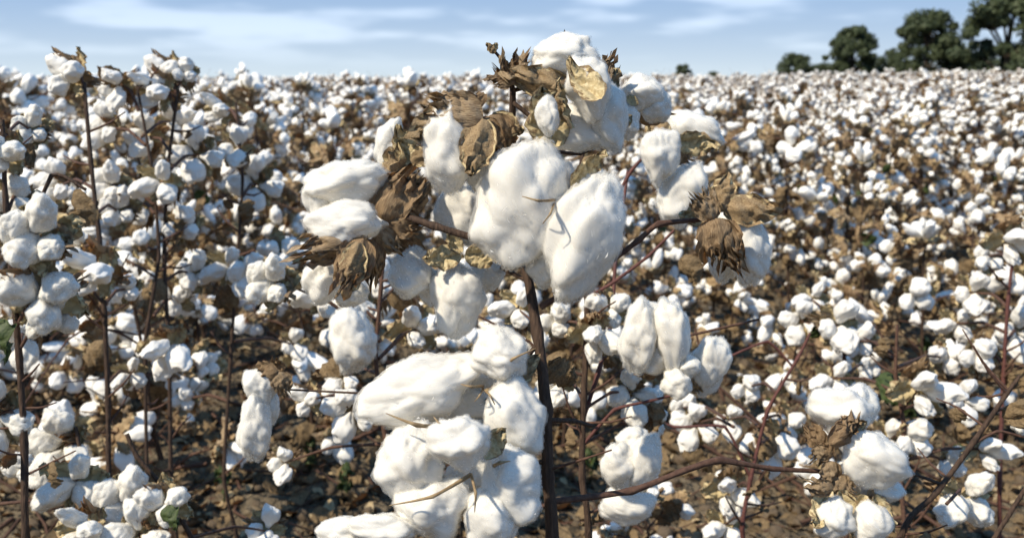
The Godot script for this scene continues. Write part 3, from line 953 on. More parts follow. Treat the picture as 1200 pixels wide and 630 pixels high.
	vl(Vector3(-0.1070, 0.9436, -0.7841), Vector3(-0.0864, 0.9988, -0.7948), 0.0233, 150.0, 3)
	br(Vector3(-0.1122, 0.9321, -0.7513), Vector3(-0.1719, 0.9171, -0.7382), 0.0330, 180.0, 3)
	br(Vector3(-0.1133, 0.9298, -0.7407), Vector3(-0.1298, 0.8860, -0.7220), 0.0299, 185.0, 4)
	vl(Vector3(-0.1156, 0.9289, -0.7303), Vector3(-0.1259, 0.8873, -0.7222), 0.0218, 180.0, 1)
	br(Vector3(-0.1123, 0.9266, -0.7604), Vector3(-0.1096, 0.8873, -0.7528), 0.0241, 170.0, 2)
	br(Vector3(-0.1069, 0.9332, -0.7617), Vector3(-0.0869, 0.9135, -0.7579), 0.0201, 190.0, 1)
	open_boll(Vector3(0.0372, 0.9529, -0.7757))
	lk(Vector3(0.0103, 0.9573, -0.7409), Vector3(0.0724, 0.0970, 0.0582), -14.0, 20.0, 0)
	lk(Vector3(0.0504, 0.9347, -0.7263), Vector3(0.0561, 0.1008, 0.0510), -20.0, 200.0, 2)
	lk(Vector3(0.0317, 0.9153, -0.7480), Vector3(0.0396, 0.0528, 0.0376), -10.0, 10.0, 4)
	lk(Vector3(0.0368, 0.9647, -0.7678), Vector3(0.0361, 0.0441, 0.0343), 0.0, 77.0, 5)
	lk(Vector3(0.0586, 0.9650, -0.7475), Vector3(0.0326, 0.0391, 0.0309), -10.0, 144.0, 1)
	vl(Vector3(0.0459, 0.9686, -0.7329), Vector3(0.0684, 0.9977, -0.7334), 0.0191, 25.0, 1)
	st("husk_rib", [Vector3(0.0331, 0.9612, -0.7304), Vector3(0.0192, 0.9646, -0.6965), Vector3(0.0073, 0.9672, -0.7010)], [0.0012, 0.0009, 0.0003], "husk_rib")
	st("husk_rib", [Vector3(0.0319, 0.9599, -0.7302), Vector3(0.0274, 0.9557, -0.6947), Vector3(0.0220, 0.9480, -0.6973)], [0.0009, 0.0007, 0.0003], "husk_rib")
	vl(Vector3(0.0660, 0.9347, -0.7518), Vector3(0.0739, 0.9153, -0.7480), 0.0119, 120.0, 4)
	open_boll(Vector3(-0.0430, 0.9038, -0.8120))
	lk(Vector3(-0.0422, 0.9409, -0.8039), Vector3(0.0408, 0.0548, 0.0387), 8.0, 345.0, 3)
	lk(Vector3(-0.0806, 0.8946, -0.7848), Vector3(0.0375, 0.0431, 0.0356), -10.0, 52.0, 4)
	lk(Vector3(-0.0451, 0.8714, -0.7803), Vector3(0.0431, 0.0625, 0.0409), -6.0, 119.0, 5)
	lk(Vector3(-0.0228, 0.9312, -0.8122), Vector3(0.0384, 0.0441, 0.0365), -20.0, 186.0, 0)
	lk(Vector3(-0.0202, 0.8873, -0.8139), Vector3(0.0288, 0.0317, 0.0274), 0.0, 253.0, 1)
	lk(Vector3(-0.0637, 0.8791, -0.7971), Vector3(0.0283, 0.0325, 0.0269), 0.0, 320.0, 2)
	vl(Vector3(-0.0406, 0.9131, -0.7680), Vector3(-0.0713, 0.9087, -0.7620), 0.0230, 20.0, 0)
	vl(Vector3(-0.0372, 0.9131, -0.7680), Vector3(-0.0108, 0.9091, -0.7672), 0.0217, 10.0, 1)
	vl(Vector3(-0.0406, 0.9144, -0.7682), Vector3(-0.0501, 0.9330, -0.7718), 0.0135, 40.0, 2)
	br(Vector3(-0.0738, 0.9064, -0.7972), Vector3(-0.0970, 0.9230, -0.8004), 0.0211, 170.0, 4)
	br(Vector3(-0.0783, 0.9046, -0.8071), Vector3(-0.0954, 0.8907, -0.8044), 0.0214, 180.0, 0)
	br(Vector3(-0.0067, 0.9233, -0.7598), Vector3(0.0080, 0.9056, -0.7563), 0.0120, 10.0, 1)
	br(Vector3(0.0000, 0.9266, -0.7604), Vector3(-0.0053, 0.9030, -0.7558), 0.0107, 30.0, 2)
	open_boll(Vector3(-0.0217, 0.8001, -0.7461))
	lk(Vector3(-0.0677, 0.8140, -0.7335), Vector3(0.1036, 0.0558, 0.0564), 20.0, 80.0, 2)
	lk(Vector3(-0.0104, 0.8435, -0.7240), Vector3(0.0430, 0.0430, 0.0408), 0.0, 203.0, 0)
	lk(Vector3(0.0026, 0.7943, -0.7144), Vector3(0.0430, 0.0677, 0.0408), 12.0, 140.0, 3)
	lk(Vector3(-0.0377, 0.7915, -0.7546), Vector3(0.0480, 0.0343, 0.0326), 10.0, 337.0, 4)
	lk(Vector3(-0.0278, 0.8127, -0.7689), Vector3(0.0347, 0.0319, 0.0303), 0.0, 44.0, 5)
	lk(Vector3(-0.0235, 0.7702, -0.7556), Vector3(0.0345, 0.0345, 0.0328), 0.0, 111.0, 1)
	st("husk_rib", [Vector3(-0.0224, 0.8171, -0.7280), Vector3(-0.0297, 0.8269, -0.6953), Vector3(-0.0380, 0.8276, -0.6995)], [0.0012, 0.0009, 0.0003], "husk_rib")
	st("husk_rib", [Vector3(-0.0224, 0.8152, -0.7276), Vector3(-0.0238, 0.8206, -0.6940), Vector3(-0.0278, 0.8152, -0.6971)], [0.0009, 0.0007, 0.0003], "husk_rib")
	st("husk_rib", [Vector3(-0.0224, 0.8152, -0.7276), Vector3(-0.0160, 0.8205, -0.6940), Vector3(-0.0127, 0.8127, -0.6966)], [0.0009, 0.0007, 0.0003], "husk_rib")
	vl(Vector3(-0.0027, 0.8153, -0.7338), Vector3(0.0199, 0.8401, -0.7386), 0.0213, 160.0, 1)
	st("husk_rib", [Vector3(-0.0133, 0.8234, -0.7343), Vector3(0.0009, 0.8458, -0.7040), Vector3(0.0178, 0.8523, -0.7094)], [0.0012, 0.0009, 0.0003], "husk_rib")
	open_boll(Vector3(-0.0317, 0.7495, -0.7159))
	lk(Vector3(-0.0753, 0.7694, -0.6943), Vector3(0.0510, 0.0625, 0.0485), -16.0, 10.0, 4)
	lk(Vector3(-0.0377, 0.7947, -0.6636), Vector3(0.0462, 0.0413, 0.0393), 4.0, 60.0, 1)
	lk(Vector3(-0.0013, 0.7539, -0.6862), Vector3(0.0482, 0.0608, 0.0458), 12.0, 120.0, 0)
	lk(Vector3(-0.0570, 0.7340, -0.6824), Vector3(0.0558, 0.0482, 0.0458), 8.0, 200.0, 5)
	lk(Vector3(-0.0164, 0.7324, -0.6770), Vector3(0.0415, 0.0529, 0.0395), 0.0, 153.0, 2)
	lk(Vector3(-0.0325, 0.7389, -0.7343), Vector3(0.0406, 0.0406, 0.0386), 0.0, 220.0, 3)
	st("husk_rib", [Vector3(-0.0297, 0.7677, -0.6726), Vector3(-0.0558, 0.7620, -0.6471), Vector3(-0.0880, 0.7500, -0.6590)], [0.0016, 0.0011, 0.0003], "husk_rib")
	st("husk_rib", [Vector3(-0.0297, 0.7677, -0.6726), Vector3(-0.0251, 0.7685, -0.6381), Vector3(-0.0261, 0.7539, -0.6394)], [0.0012, 0.0009, 0.0003], "husk_rib")
	st("husk_rib", [Vector3(-0.0462, 0.7930, -0.7030), Vector3(-0.0681, 0.8060, -0.6709), Vector3(-0.0911, 0.8131, -0.6763)], [0.0019, 0.0014, 0.0003], "husk_rib")
	vl(Vector3(-0.0208, 0.7832, -0.6664), Vector3(-0.0049, 0.8037, -0.6704), 0.0196, 10.0, 2)
	st("husk_rib", [Vector3(-0.0456, 0.7928, -0.6927), Vector3(-0.0503, 0.8092, -0.6613), Vector3(-0.0558, 0.8141, -0.6663)], [0.0014, 0.0010, 0.0003], "husk_rib")
	st("husk_rib", [Vector3(-0.0159, 0.7648, -0.6924), Vector3(-0.0086, 0.7815, -0.6610), Vector3(-0.0012, 0.7812, -0.6650)], [0.0017, 0.0012, 0.0003], "husk_rib")
	open_boll(Vector3(-0.1014, 0.7091, -0.6776))
	lk(Vector3(-0.1242, 0.7190, -0.6795), Vector3(0.0418, 0.0266, 0.0253), 6.0, 354.0, 0)
	lk(Vector3(-0.0950, 0.7248, -0.6704), Vector3(0.0500, 0.0275, 0.0261), -4.0, 61.0, 1)
	lk(Vector3(-0.1124, 0.7044, -0.6868), Vector3(0.0578, 0.0321, 0.0305), 0.0, 128.0, 2)
	br(Vector3(-0.0951, 0.7170, -0.6893), Vector3(-0.0899, 0.7322, -0.6922), 0.0116, 160.0, 0)
	open_boll(Vector3(0.1681, 0.9382, -0.7932))
	lk(Vector3(0.1962, 0.9133, -0.7986), Vector3(0.0338, 0.0647, 0.0321), 6.0, 262.0, 0)
	lk(Vector3(0.1816, 0.9029, -0.8169), Vector3(0.0288, 0.0476, 0.0274), -6.0, 329.0, 2)
	lk(Vector3(0.1916, 0.9297, -0.8221), Vector3(0.0360, 0.0288, 0.0274), 0.0, 36.0, 3)
	br(Vector3(0.1625, 0.9410, -0.7734), Vector3(0.1658, 0.8991, -0.7551), 0.0366, 180.0, 0)
	br(Vector3(0.1639, 0.9397, -0.7731), Vector3(0.1842, 0.8945, -0.7644), 0.0230, 200.0, 2)
	br(Vector3(0.1598, 0.9410, -0.7734), Vector3(0.1408, 0.9609, -0.7772), 0.0176, 180.0, 3)
	br(Vector3(0.1622, 0.9403, -0.7783), Vector3(0.1526, 0.9684, -0.7838), 0.0150, 160.0, 1)
	vl(Vector3(0.1722, 0.9450, -0.7945), Vector3(0.2167, 0.9463, -0.7846), 0.0250, 165.0, 2)
	vl(Vector3(0.1708, 0.9436, -0.7943), Vector3(0.1750, 0.9750, -0.8003), 0.0236, 170.0, 1)
	vl(Vector3(0.1681, 0.9396, -0.7935), Vector3(0.1361, 0.9423, -0.7940), 0.0153, 20.0, 4)
	br(Vector3(0.1635, 0.9389, -0.7781), Vector3(0.1567, 0.9108, -0.7726), 0.0164, 170.0, 4)
	open_boll(Vector3(0.2715, 0.7436, -0.8065))
	lk(Vector3(0.2800, 0.7694, -0.8013), Vector3(0.0554, 0.0452, 0.0429), -8.0, 40.0, 1)
	lk(Vector3(0.3016, 0.7671, -0.8212), Vector3(0.0358, 0.0448, 0.0340), -16.0, 346.0, 3)
	br(Vector3(0.2616, 0.7545, -0.7678), Vector3(0.2869, 0.7780, -0.7724), 0.0211, 190.0, 2)
	br(Vector3(0.2669, 0.7436, -0.7963), Vector3(0.2479, 0.7579, -0.7991), 0.0190, 170.0, 0)
	br(Vector3(0.2637, 0.7458, -0.7865), Vector3(0.2565, 0.7274, -0.7830), 0.0187, 180.0, 1)
	vl(Vector3(0.2669, 0.7565, -0.7784), Vector3(0.2961, 0.7691, -0.7808), 0.0185, 170.0, 2)
	open_boll(Vector3(0.2841, 0.7218, -0.8023))
	lk(Vector3(0.3004, 0.7369, -0.7746), Vector3(0.0598, 0.0456, 0.0433), -22.0, 100.0, 5)
	lk(Vector3(0.3179, 0.7049, -0.7888), Vector3(0.0394, 0.0306, 0.0291), -20.0, 28.0, 2)
	lk(Vector3(0.2951, 0.7110, -0.8002), Vector3(0.0325, 0.0295, 0.0280), 0.0, 95.0, 5)
	br(Vector3(0.2709, 0.7331, -0.7841), Vector3(0.2651, 0.7034, -0.7783), 0.0216, 170.0, 1)
	br(Vector3(0.2702, 0.7366, -0.7847), Vector3(0.2565, 0.7473, -0.7868), 0.0159, 190.0, 2)
	br(Vector3(0.2738, 0.7190, -0.7813), Vector3(0.2882, 0.7048, -0.7786), 0.0187, 170.0, 3)
	open_boll(Vector3(0.2771, 0.7064, -0.7891))
	lk(Vector3(0.2691, 0.6894, -0.7654), Vector3(0.0342, 0.0384, 0.0325), 0.0, 3.0, 4)
	vl(Vector3(0.2678, 0.7111, -0.7747), Vector3(0.2475, 0.6841, -0.7542), 0.0229, 15.0, 0)
	vl(Vector3(0.2764, 0.7111, -0.7747), Vector3(0.2893, 0.6802, -0.7687), 0.0201, -15.0, 1)
	br(Vector3(0.2644, 0.7187, -0.7609), Vector3(0.2391, 0.7200, -0.7612), 0.0183, 170.0, 1)
	open_boll(Vector3(0.3048, 0.6992, -0.7877))
	lk(Vector3(0.3004, 0.6852, -0.7646), Vector3(0.0313, 0.0399, 0.0298), 4.0, 271.0, 3)
	vl(Vector3(0.2965, 0.7069, -0.7739), Vector3(0.2865, 0.6731, -0.7674), 0.0186, 15.0, 2)
	vl(Vector3(0.3051, 0.7069, -0.7739), Vector3(0.3194, 0.6774, -0.7682), 0.0186, -15.0, 0)
	br(Vector3(0.2997, 0.7062, -0.7789), Vector3(0.3170, 0.7048, -0.7786), 0.0173, 180.0, 1)
	st("branch", [Vector3(-0.0271, 0.7987, -0.7458), Vector3(-0.0747, 0.7774, -0.8232), Vector3(-0.1299, 0.7733, -0.8428), Vector3(-0.2109, 0.7708, -0.8627)], [0.0014, 0.0012, 0.0011, 0.0009], "stem")
	open_boll(Vector3(-0.2172, 0.7831, -0.8650))
	lk(Vector3(-0.2271, 0.7739, -0.8531), Vector3(0.0324, 0.0371, 0.0308), 6.0, 179.0, 5)
	lk(Vector3(-0.2307, 0.7425, -0.8368), Vector3(0.0306, 0.0626, 0.0290), -4.0, 246.0, 0)
	lk(Vector3(-0.2234, 0.7539, -0.8594), Vector3(0.0234, 0.0391, 0.0223), 0.0, 313.0, 1)
	br(Vector3(-0.2093, 0.7935, -0.8467), Vector3(-0.2368, 0.7845, -0.8449), 0.0260, 180.0, 0)
	br(Vector3(-0.2093, 0.7920, -0.8464), Vector3(-0.2017, 0.7695, -0.8420), 0.0199, 170.0, 1)
	br(Vector3(-0.2148, 0.7876, -0.8557), Vector3(-0.2163, 0.8027, -0.8587), 0.0201, 20.0, 2)
	lf(Vector3(0.0448, 0.7949, -0.8266), Vector3(0.0299, 0.8059, -0.8287), 0.0269, 20.0, 1, false)
	lf(Vector3(0.0397, 0.7920, -0.8464), Vector3(0.0581, 0.7860, -0.8452), 0.0260, 0.0, 2, false)
	here = thing("cotton_plant", Vector3(0.0875, ground_height(0.0875, -1.0654) - 0.01, -1.0654), "slender cotton plant with a straight dark stem, right behind the tallest plant", "cotton plant", "")
	st("branch", [Vector3(0.0808, 0.6496, -1.0633), Vector3(0.0654, 0.6836, -1.0574), Vector3(0.0533, 0.7217, -1.0524)], [0.0016, 0.0012, 0.0007], "twig")
	lf(Vector3(0.0654, 0.6836, -1.0574), Vector3(0.0614, 0.6746, -1.0557), 0.0207, 168.4, 0, false)
	st("branch", [Vector3(0.0819, 0.6948, -1.0720), Vector3(0.1104, 0.7067, -1.0883), Vector3(0.1341, 0.7209, -1.1051)], [0.0016, 0.0012, 0.0007], "twig")
	st("branch", [Vector3(0.0851, 0.5638, -1.0467), Vector3(0.1062, 0.5674, -1.0538), Vector3(0.1234, 0.5752, -1.0617)], [0.0016, 0.0012, 0.0007], "twig")
	lf(Vector3(0.1062, 0.5674, -1.0538), Vector3(0.0905, 0.5383, -1.0481), 0.0162, 135.0, 1, false)
	st("branch", [Vector3(0.0855, 0.7761, -1.0878), Vector3(0.1015, 0.7976, -1.0671), Vector3(0.1132, 0.8118, -1.0450)], [0.0016, 0.0012, 0.0007], "twig")
	st("branch", [Vector3(0.0809, 0.6569, -1.0647), Vector3(0.0693, 0.6508, -1.0923), Vector3(0.0598, 0.6492, -1.1208)], [0.0016, 0.0012, 0.0007], "twig")
	lf(Vector3(0.0693, 0.6508, -1.0923), Vector3(0.0697, 0.6230, -1.0869), 0.0194, 83.3, 2, false)
	st("branch", [Vector3(0.0763, 0.8895, -1.1097), Vector3(0.1078, 0.8803, -1.1451), Vector3(0.1350, 0.8801, -1.1822)], [0.0016, 0.0012, 0.0007], "twig")
	st("branch", [Vector3(0.0837, 0.7333, -1.0795), Vector3(0.1164, 0.7307, -1.1147), Vector3(0.1447, 0.7318, -1.1506)], [0.0016, 0.0012, 0.0007], "twig")
	lf(Vector3(0.1164, 0.7307, -1.1147), Vector3(0.1096, 0.7150, -1.1117), 0.0186, 14.1, 3, false)
	st("branch", [Vector3(0.0811, 0.6652, -1.0663), Vector3(0.1097, 0.6734, -1.0456), Vector3(0.1311, 0.6870, -1.0260)], [0.0016, 0.0012, 0.0007], "twig")
	st("main_stem", [Vector3(0.0875, -0.0200, -1.0654), Vector3(0.0935, 0.2730, -1.0543), Vector3(0.0875, 0.5460, -1.0432), Vector3(0.0797, 0.6033, -1.0543), Vector3(0.0817, 0.6892, -1.0709), Vector3(0.0856, 0.7751, -1.0876), Vector3(0.0836, 0.8324, -1.0987), Vector3(0.0739, 0.9087, -1.1134), Vector3(0.0817, 0.9755, -1.1264)], [0.0045, 0.0040, 0.0036, 0.0036, 0.0034, 0.0034, 0.0030, 0.0027, 0.0022], "stem")
	st("branch", [Vector3(0.0817, 0.6701, -1.0673), Vector3(0.0990, 0.7119, -1.0957), Vector3(0.1178, 0.7628, -1.1361), Vector3(0.1271, 0.8373, -1.1811), Vector3(0.1440, 0.9377, -1.2209)], [0.0024, 0.0024, 0.0024, 0.0022, 0.0018], "red_stem")
	st("branch", [Vector3(0.0836, 0.8037, -1.0931), Vector3(0.1167, 0.8228, -1.0968), Vector3(0.1556, 0.8515, -1.1024), Vector3(0.1847, 0.8801, -1.1079)], [0.0024, 0.0018, 0.0018, 0.0015], "red_stem")
	st("branch", [Vector3(0.0856, 0.7369, -1.0802), Vector3(0.1361, 0.7484, -1.0824), Vector3(0.1556, 0.7522, -1.0831), Vector3(0.2819, 0.7808, -1.0887)], [0.0020, 0.0018, 0.0017, 0.0014], "twig")
	st("branch", [Vector3(0.0836, 0.7178, -1.0765), Vector3(0.0486, 0.7274, -1.0783), Vector3(0.0194, 0.7560, -1.0839), Vector3(-0.0389, 0.7846, -1.0894)], [0.0020, 0.0018, 0.0014, 0.0012], "twig")
	st("branch", [Vector3(0.0817, 0.8515, -1.1024), Vector3(0.1361, 0.9469, -1.1208), Vector3(0.1701, 0.9803, -1.1273)], [0.0020, 0.0018, 0.0016], "red_stem")
	st("branch", [Vector3(0.0817, 0.6415, -1.0617), Vector3(0.1167, 0.6797, -1.0691), Vector3(0.1556, 0.6892, -1.0709), Vector3(0.1944, 0.6987, -1.0728)], [0.0020, 0.0018, 0.0016, 0.0014], "red_stem")
	open_boll(Vector3(0.1417, 0.7649, -0.9837))
	lk(Vector3(0.1293, 0.7926, -0.9687), Vector3(0.0399, 0.0799, 0.0379), -6.0, 221.0, 0)
	lk(Vector3(0.1632, 0.7909, -0.9684), Vector3(0.0417, 0.0833, 0.0396), 6.0, 288.0, 1)
	lk(Vector3(0.1488, 0.8031, -0.9911), Vector3(0.0496, 0.0407, 0.0387), 0.0, 355.0, 2)
	lk(Vector3(0.1488, 0.7692, -0.9846), Vector3(0.0443, 0.0443, 0.0421), 0.0, 62.0, 3)
	br(Vector3(0.1517, 0.7504, -1.0013), Vector3(0.1309, 0.7416, -0.9996), 0.0217, 180.0, 2)
	open_boll(Vector3(0.1877, 0.7475, -0.9804))
	lk(Vector3(0.1675, 0.7458, -0.9597), Vector3(0.0312, 0.0330, 0.0297), 0.0, 196.0, 4)
	lk(Vector3(0.2045, 0.7562, -0.9821), Vector3(0.0407, 0.0655, 0.0387), -10.0, 263.0, 5)
	lk(Vector3(0.1806, 0.7619, -0.9628), Vector3(0.0243, 0.0260, 0.0231), 0.0, 330.0, 2)
	br(Vector3(0.1859, 0.7458, -0.9800), Vector3(0.2001, 0.7284, -0.9767), 0.0195, 170.0, 1)
	open_boll(Vector3(0.1242, 0.6272, -0.9978))
	lk(Vector3(0.1138, 0.6458, -0.9811), Vector3(0.0415, 0.0560, 0.0395), 10.0, 104.0, 1)
	lk(Vector3(0.1390, 0.6529, -0.9824), Vector3(0.0379, 0.0650, 0.0360), -12.0, 171.0, 2)
	lk(Vector3(0.1254, 0.5941, -1.0016), Vector3(0.0594, 0.0427, 0.0406), 0.0, 238.0, 3)
	lk(Vector3(0.1307, 0.6679, -1.0057), Vector3(0.0386, 0.0294, 0.0280), 0.0, 305.0, 4)
	open_boll(Vector3(0.1702, 0.9795, -1.0660))
	lk(Vector3(0.1532, 0.9683, -1.0231), Vector3(0.0407, 0.0602, 0.0387), 0.0, 12.0, 5)
	lk(Vector3(0.1806, 0.9312, -1.0363), Vector3(0.0506, 0.0704, 0.0480), -22.0, 79.0, 0)
	lk(Vector3(0.1988, 0.9940, -1.0688), Vector3(0.0681, 0.0405, 0.0385), -24.0, 146.0, 1)
	lk(Vector3(0.1765, 0.9971, -1.0796), Vector3(0.0464, 0.0372, 0.0353), 0.0, 213.0, 2)
	vl(Vector3(0.1663, 0.9815, -1.0359), Vector3(0.1395, 1.0114, -1.0416), 0.0304, 160.0, 0)
	vl(Vector3(0.1700, 0.9839, -1.0261), Vector3(0.2143, 0.9822, -1.0258), 0.0301, 20.0, 1)
	vl(Vector3(0.1609, 0.9833, -1.0362), Vector3(0.1431, 0.9991, -1.0393), 0.0215, 20.0, 2)
	br(Vector3(0.1732, 0.9748, -1.0549), Vector3(0.1932, 0.9623, -1.0525), 0.0237, 170.0, 3)
	sb(Vector3(0.1100, 0.7895, -1.1048), 0.517, Vector3(0.20, 0.20, 1.00), 3)
	st("branch", [Vector3(0.0836, 0.7751, -1.0876), Vector3(0.1008, 0.7943, -1.0922), Vector3(0.1100, 0.7895, -1.1048)], [0.0021, 0.0017, 0.0013], "twig")
	sb(Vector3(0.0939, 0.7679, -1.0806), 0.589, Vector3(0.10, -0.30, 1.00), 4)
	st("branch", [Vector3(0.0856, 0.7560, -1.0839), Vector3(0.0937, 0.7739, -1.0783), Vector3(0.0939, 0.7679, -1.0806)], [0.0021, 0.0017, 0.0013], "twig")
	sb(Vector3(0.0581, 0.7622, -1.1498), 0.519, Vector3(-0.40, 0.20, 1.00), 5)
	st("branch", [Vector3(0.0856, 0.7560, -1.0839), Vector3(0.0758, 0.7711, -1.1128), Vector3(0.0581, 0.7622, -1.1498)], [0.0021, 0.0017, 0.0013], "twig")
	sb(Vector3(0.0564, 0.6775, -1.1653), 0.554, Vector3(-0.30, 0.30, 1.00), 6)
	st("branch", [Vector3(0.0817, 0.6892, -1.0709), Vector3(0.0730, 0.6954, -1.1141), Vector3(0.0564, 0.6775, -1.1653)], [0.0021, 0.0017, 0.0013], "twig")
	sb(Vector3(0.1415, 0.6782, -1.1347), 0.562, Vector3(0.40, 0.20, 1.00), 0)
	st("branch", [Vector3(0.0817, 0.6797, -1.0691), Vector3(0.1156, 0.6909, -1.0979), Vector3(0.1415, 0.6782, -1.1347)], [0.0021, 0.0017, 0.0013], "twig")
	sb(Vector3(0.0068, 0.7617, -1.2218), 0.573, Vector3(-0.40, 0.30, 0.80), 1)
	st("branch", [Vector3(0.0389, 0.7369, -1.0802), Vector3(0.0268, 0.7613, -1.1470), Vector3(0.0068, 0.7617, -1.2218)], [0.0021, 0.0017, 0.0013], "twig")
	sb(Vector3(0.1701, 0.6281, -1.1720), 0.451, Vector3(0.40, -0.20, 1.00), 2)
	st("branch", [Vector3(0.0817, 0.6415, -1.0617), Vector3(0.1299, 0.6468, -1.1129), Vector3(0.1701, 0.6281, -1.1720)], [0.0021, 0.0017, 0.0013], "twig")
	lf(Vector3(0.1676, 0.6731, -1.1188), Vector3(0.1727, 0.6332, -1.1110), 0.0264, 30.0, 1, false)
	lf(Vector3(0.2118, 0.8337, -1.2008), Vector3(0.2330, 0.8025, -1.1947), 0.0318, 30.0, 2, false)
	lf(Vector3(0.0389, 0.7369, -1.0802), Vector3(0.0700, 0.7178, -1.0765), 0.0331, 10.0, 3, false)
	here = thing("cotton_plant", Vector3(-0.1411, ground_height(-0.1411, -1.1891) - 0.01, -1.1891), "cotton plant with low rounded bolls, left behind the tallest plant", "cotton plant", "")
	st("branch", [Vector3(-0.1670, 0.7872, -1.2223), Vector3(-0.1399, 0.7980, -1.2269), Vector3(-0.1182, 0.8064, -1.2310)], [0.0017, 0.0013, 0.0008], "twig")
	lf(Vector3(-0.1399, 0.7980, -1.2269), Vector3(-0.1252, 0.7887, -1.2251), 0.0220, 150.9, 0, false)
	st("branch", [Vector3(-0.1734, 0.6990, -1.2053), Vector3(-0.1940, 0.7271, -1.1923), Vector3(-0.2095, 0.7501, -1.1783)], [0.0017, 0.0013, 0.0008], "twig")
	st("branch", [Vector3(-0.1634, 0.6204, -1.1900), Vector3(-0.1512, 0.6183, -1.2303), Vector3(-0.1416, 0.6222, -1.2718)], [0.0017, 0.0013, 0.0008], "twig")
	lf(Vector3(-0.1512, 0.6183, -1.2303), Vector3(-0.1339, 0.5996, -1.2267), 0.0226, 131.3, 1, false)
	st("branch", [Vector3(-0.1659, 0.7975, -1.2243), Vector3(-0.1469, 0.7977, -1.2239), Vector3(-0.1316, 0.8043, -1.2246)], [0.0017, 0.0013, 0.0008], "twig")
	st("branch", [Vector3(-0.1696, 0.6688, -1.1994), Vector3(-0.1422, 0.6680, -1.2064), Vector3(-0.1201, 0.6732, -1.2145)], [0.0017, 0.0013, 0.0008], "twig")
	lf(Vector3(-0.1422, 0.6680, -1.2064), Vector3(-0.1405, 0.6488, -1.2027), 0.0167, 143.1, 2, false)
	st("branch", [Vector3(-0.1691, 0.7598, -1.2170), Vector3(-0.1984, 0.7631, -1.2388), Vector3(-0.2232, 0.7683, -1.2610)], [0.0017, 0.0013, 0.0008], "twig")
	st("branch", [Vector3(-0.1660, 0.7971, -1.2242), Vector3(-0.1345, 0.8069, -1.2125), Vector3(-0.1096, 0.8219, -1.2018)], [0.0017, 0.0013, 0.0008], "twig")
	lf(Vector3(-0.1345, 0.8069, -1.2125), Vector3(-0.1354, 0.7825, -1.2078), 0.0196, 49.3, 3, false)
	st("branch", [Vector3(-0.1683, 0.7702, -1.2190), Vector3(-0.1532, 0.7836, -1.2450), Vector3(-0.1411, 0.8016, -1.2719)], [0.0017, 0.0013, 0.0008], "twig")
	st("main_stem", [Vector3(-0.1411, -0.0200, -1.1891), Vector3(-0.1351, 0.2331, -1.1746), Vector3(-0.1411, 0.4662, -1.1602), Vector3(-0.1628, 0.6154, -1.1891), Vector3(-0.1736, 0.7006, -1.2056), Vector3(-0.1671, 0.7858, -1.2221), Vector3(-0.1628, 0.8284, -1.2303)], [0.0042, 0.0037, 0.0034, 0.0031, 0.0027, 0.0024, 0.0020], "twig")
	open_boll(Vector3(-0.2007, 0.7645, -1.2179))
	lk(Vector3(-0.1938, 0.7371, -1.1617), Vector3(0.0583, 0.0833, 0.0554), 4.0, 297.0, 0)
	lk(Vector3(-0.2148, 0.7560, -1.2163), Vector3(0.0434, 0.0391, 0.0371), 0.0, 4.0, 1)
	lk(Vector3(-0.1940, 0.7534, -1.2362), Vector3(0.0397, 0.0397, 0.0377), 0.0, 71.0, 2)
	br(Vector3(-0.1975, 0.7691, -1.1985), Vector3(-0.2178, 0.7775, -1.2001), 0.0256, 180.0, 4)
	sb(Vector3(-0.2052, 0.6371, -1.2082), 0.600, Vector3(-0.20, -0.30, 1.00), 0)
	st("branch", [Vector3(-0.1671, 0.6473, -1.1953), Vector3(-0.1821, 0.6542, -1.1977), Vector3(-0.2052, 0.6371, -1.2082)], [0.0024, 0.0019, 0.0014], "twig")
	sb(Vector3(-0.2461, 0.7709, -1.2581), 0.680, Vector3(-0.30, 0.30, 1.00), 1)
	st("branch", [Vector3(-0.1671, 0.7432, -1.2138), Vector3(-0.2026, 0.7691, -1.2320), Vector3(-0.2461, 0.7709, -1.2581)], [0.0024, 0.0019, 0.0014], "twig")
	sb(Vector3(-0.2950, 0.8048, -1.1929), 0.687, Vector3(-0.40, 0.10, 1.00), 2)
	st("branch", [Vector3(-0.1671, 0.7219, -1.2097), Vector3(-0.2270, 0.7754, -1.1973), Vector3(-0.2950, 0.8048, -1.1929)], [0.0024, 0.0019, 0.0014], "twig")
	sb(Vector3(-0.3029, 0.5802, -1.4002), 0.536, Vector3(-0.40, 0.20, 1.00), 3)
	st("branch", [Vector3(-0.1649, 0.6473, -1.1953), Vector3(-0.2299, 0.6257, -1.2937), Vector3(-0.3029, 0.5802, -1.4002)], [0.0024, 0.0019, 0.0014], "twig")
	sb(Vector3(-0.1347, 0.7071, -1.3291), 0.748, Vector3(0.30, 0.30, 1.00), 4)
	st("branch", [Vector3(-0.1693, 0.7006, -1.2056), Vector3(-0.1480, 0.7158, -1.2633), Vector3(-0.1347, 0.7071, -1.3291)], [0.0024, 0.0019, 0.0014], "twig")
	sb(Vector3(-0.1965, 0.7580, -1.3911), 0.776, Vector3(0.10, 0.40, 1.00), 5)
	st("branch", [Vector3(-0.1671, 0.7858, -1.2221), Vector3(-0.1778, 0.7839, -1.3026), Vector3(-0.1965, 0.7580, -1.3911)], [0.0024, 0.0019, 0.0014], "twig")
	sb(Vector3(-0.3602, 0.4500, -1.4786), 0.573, Vector3(-0.20, 0.10, 1.00), 6)
	st("branch", [Vector3(-0.1606, 0.5941, -1.1849), Vector3(-0.2564, 0.5340, -1.3278), Vector3(-0.3602, 0.4500, -1.4786)], [0.0024, 0.0019, 0.0014], "twig")
	sb(Vector3(-0.2671, 0.5857, -1.5053), 0.601, Vector3(-0.30, 0.30, 1.00), 0)
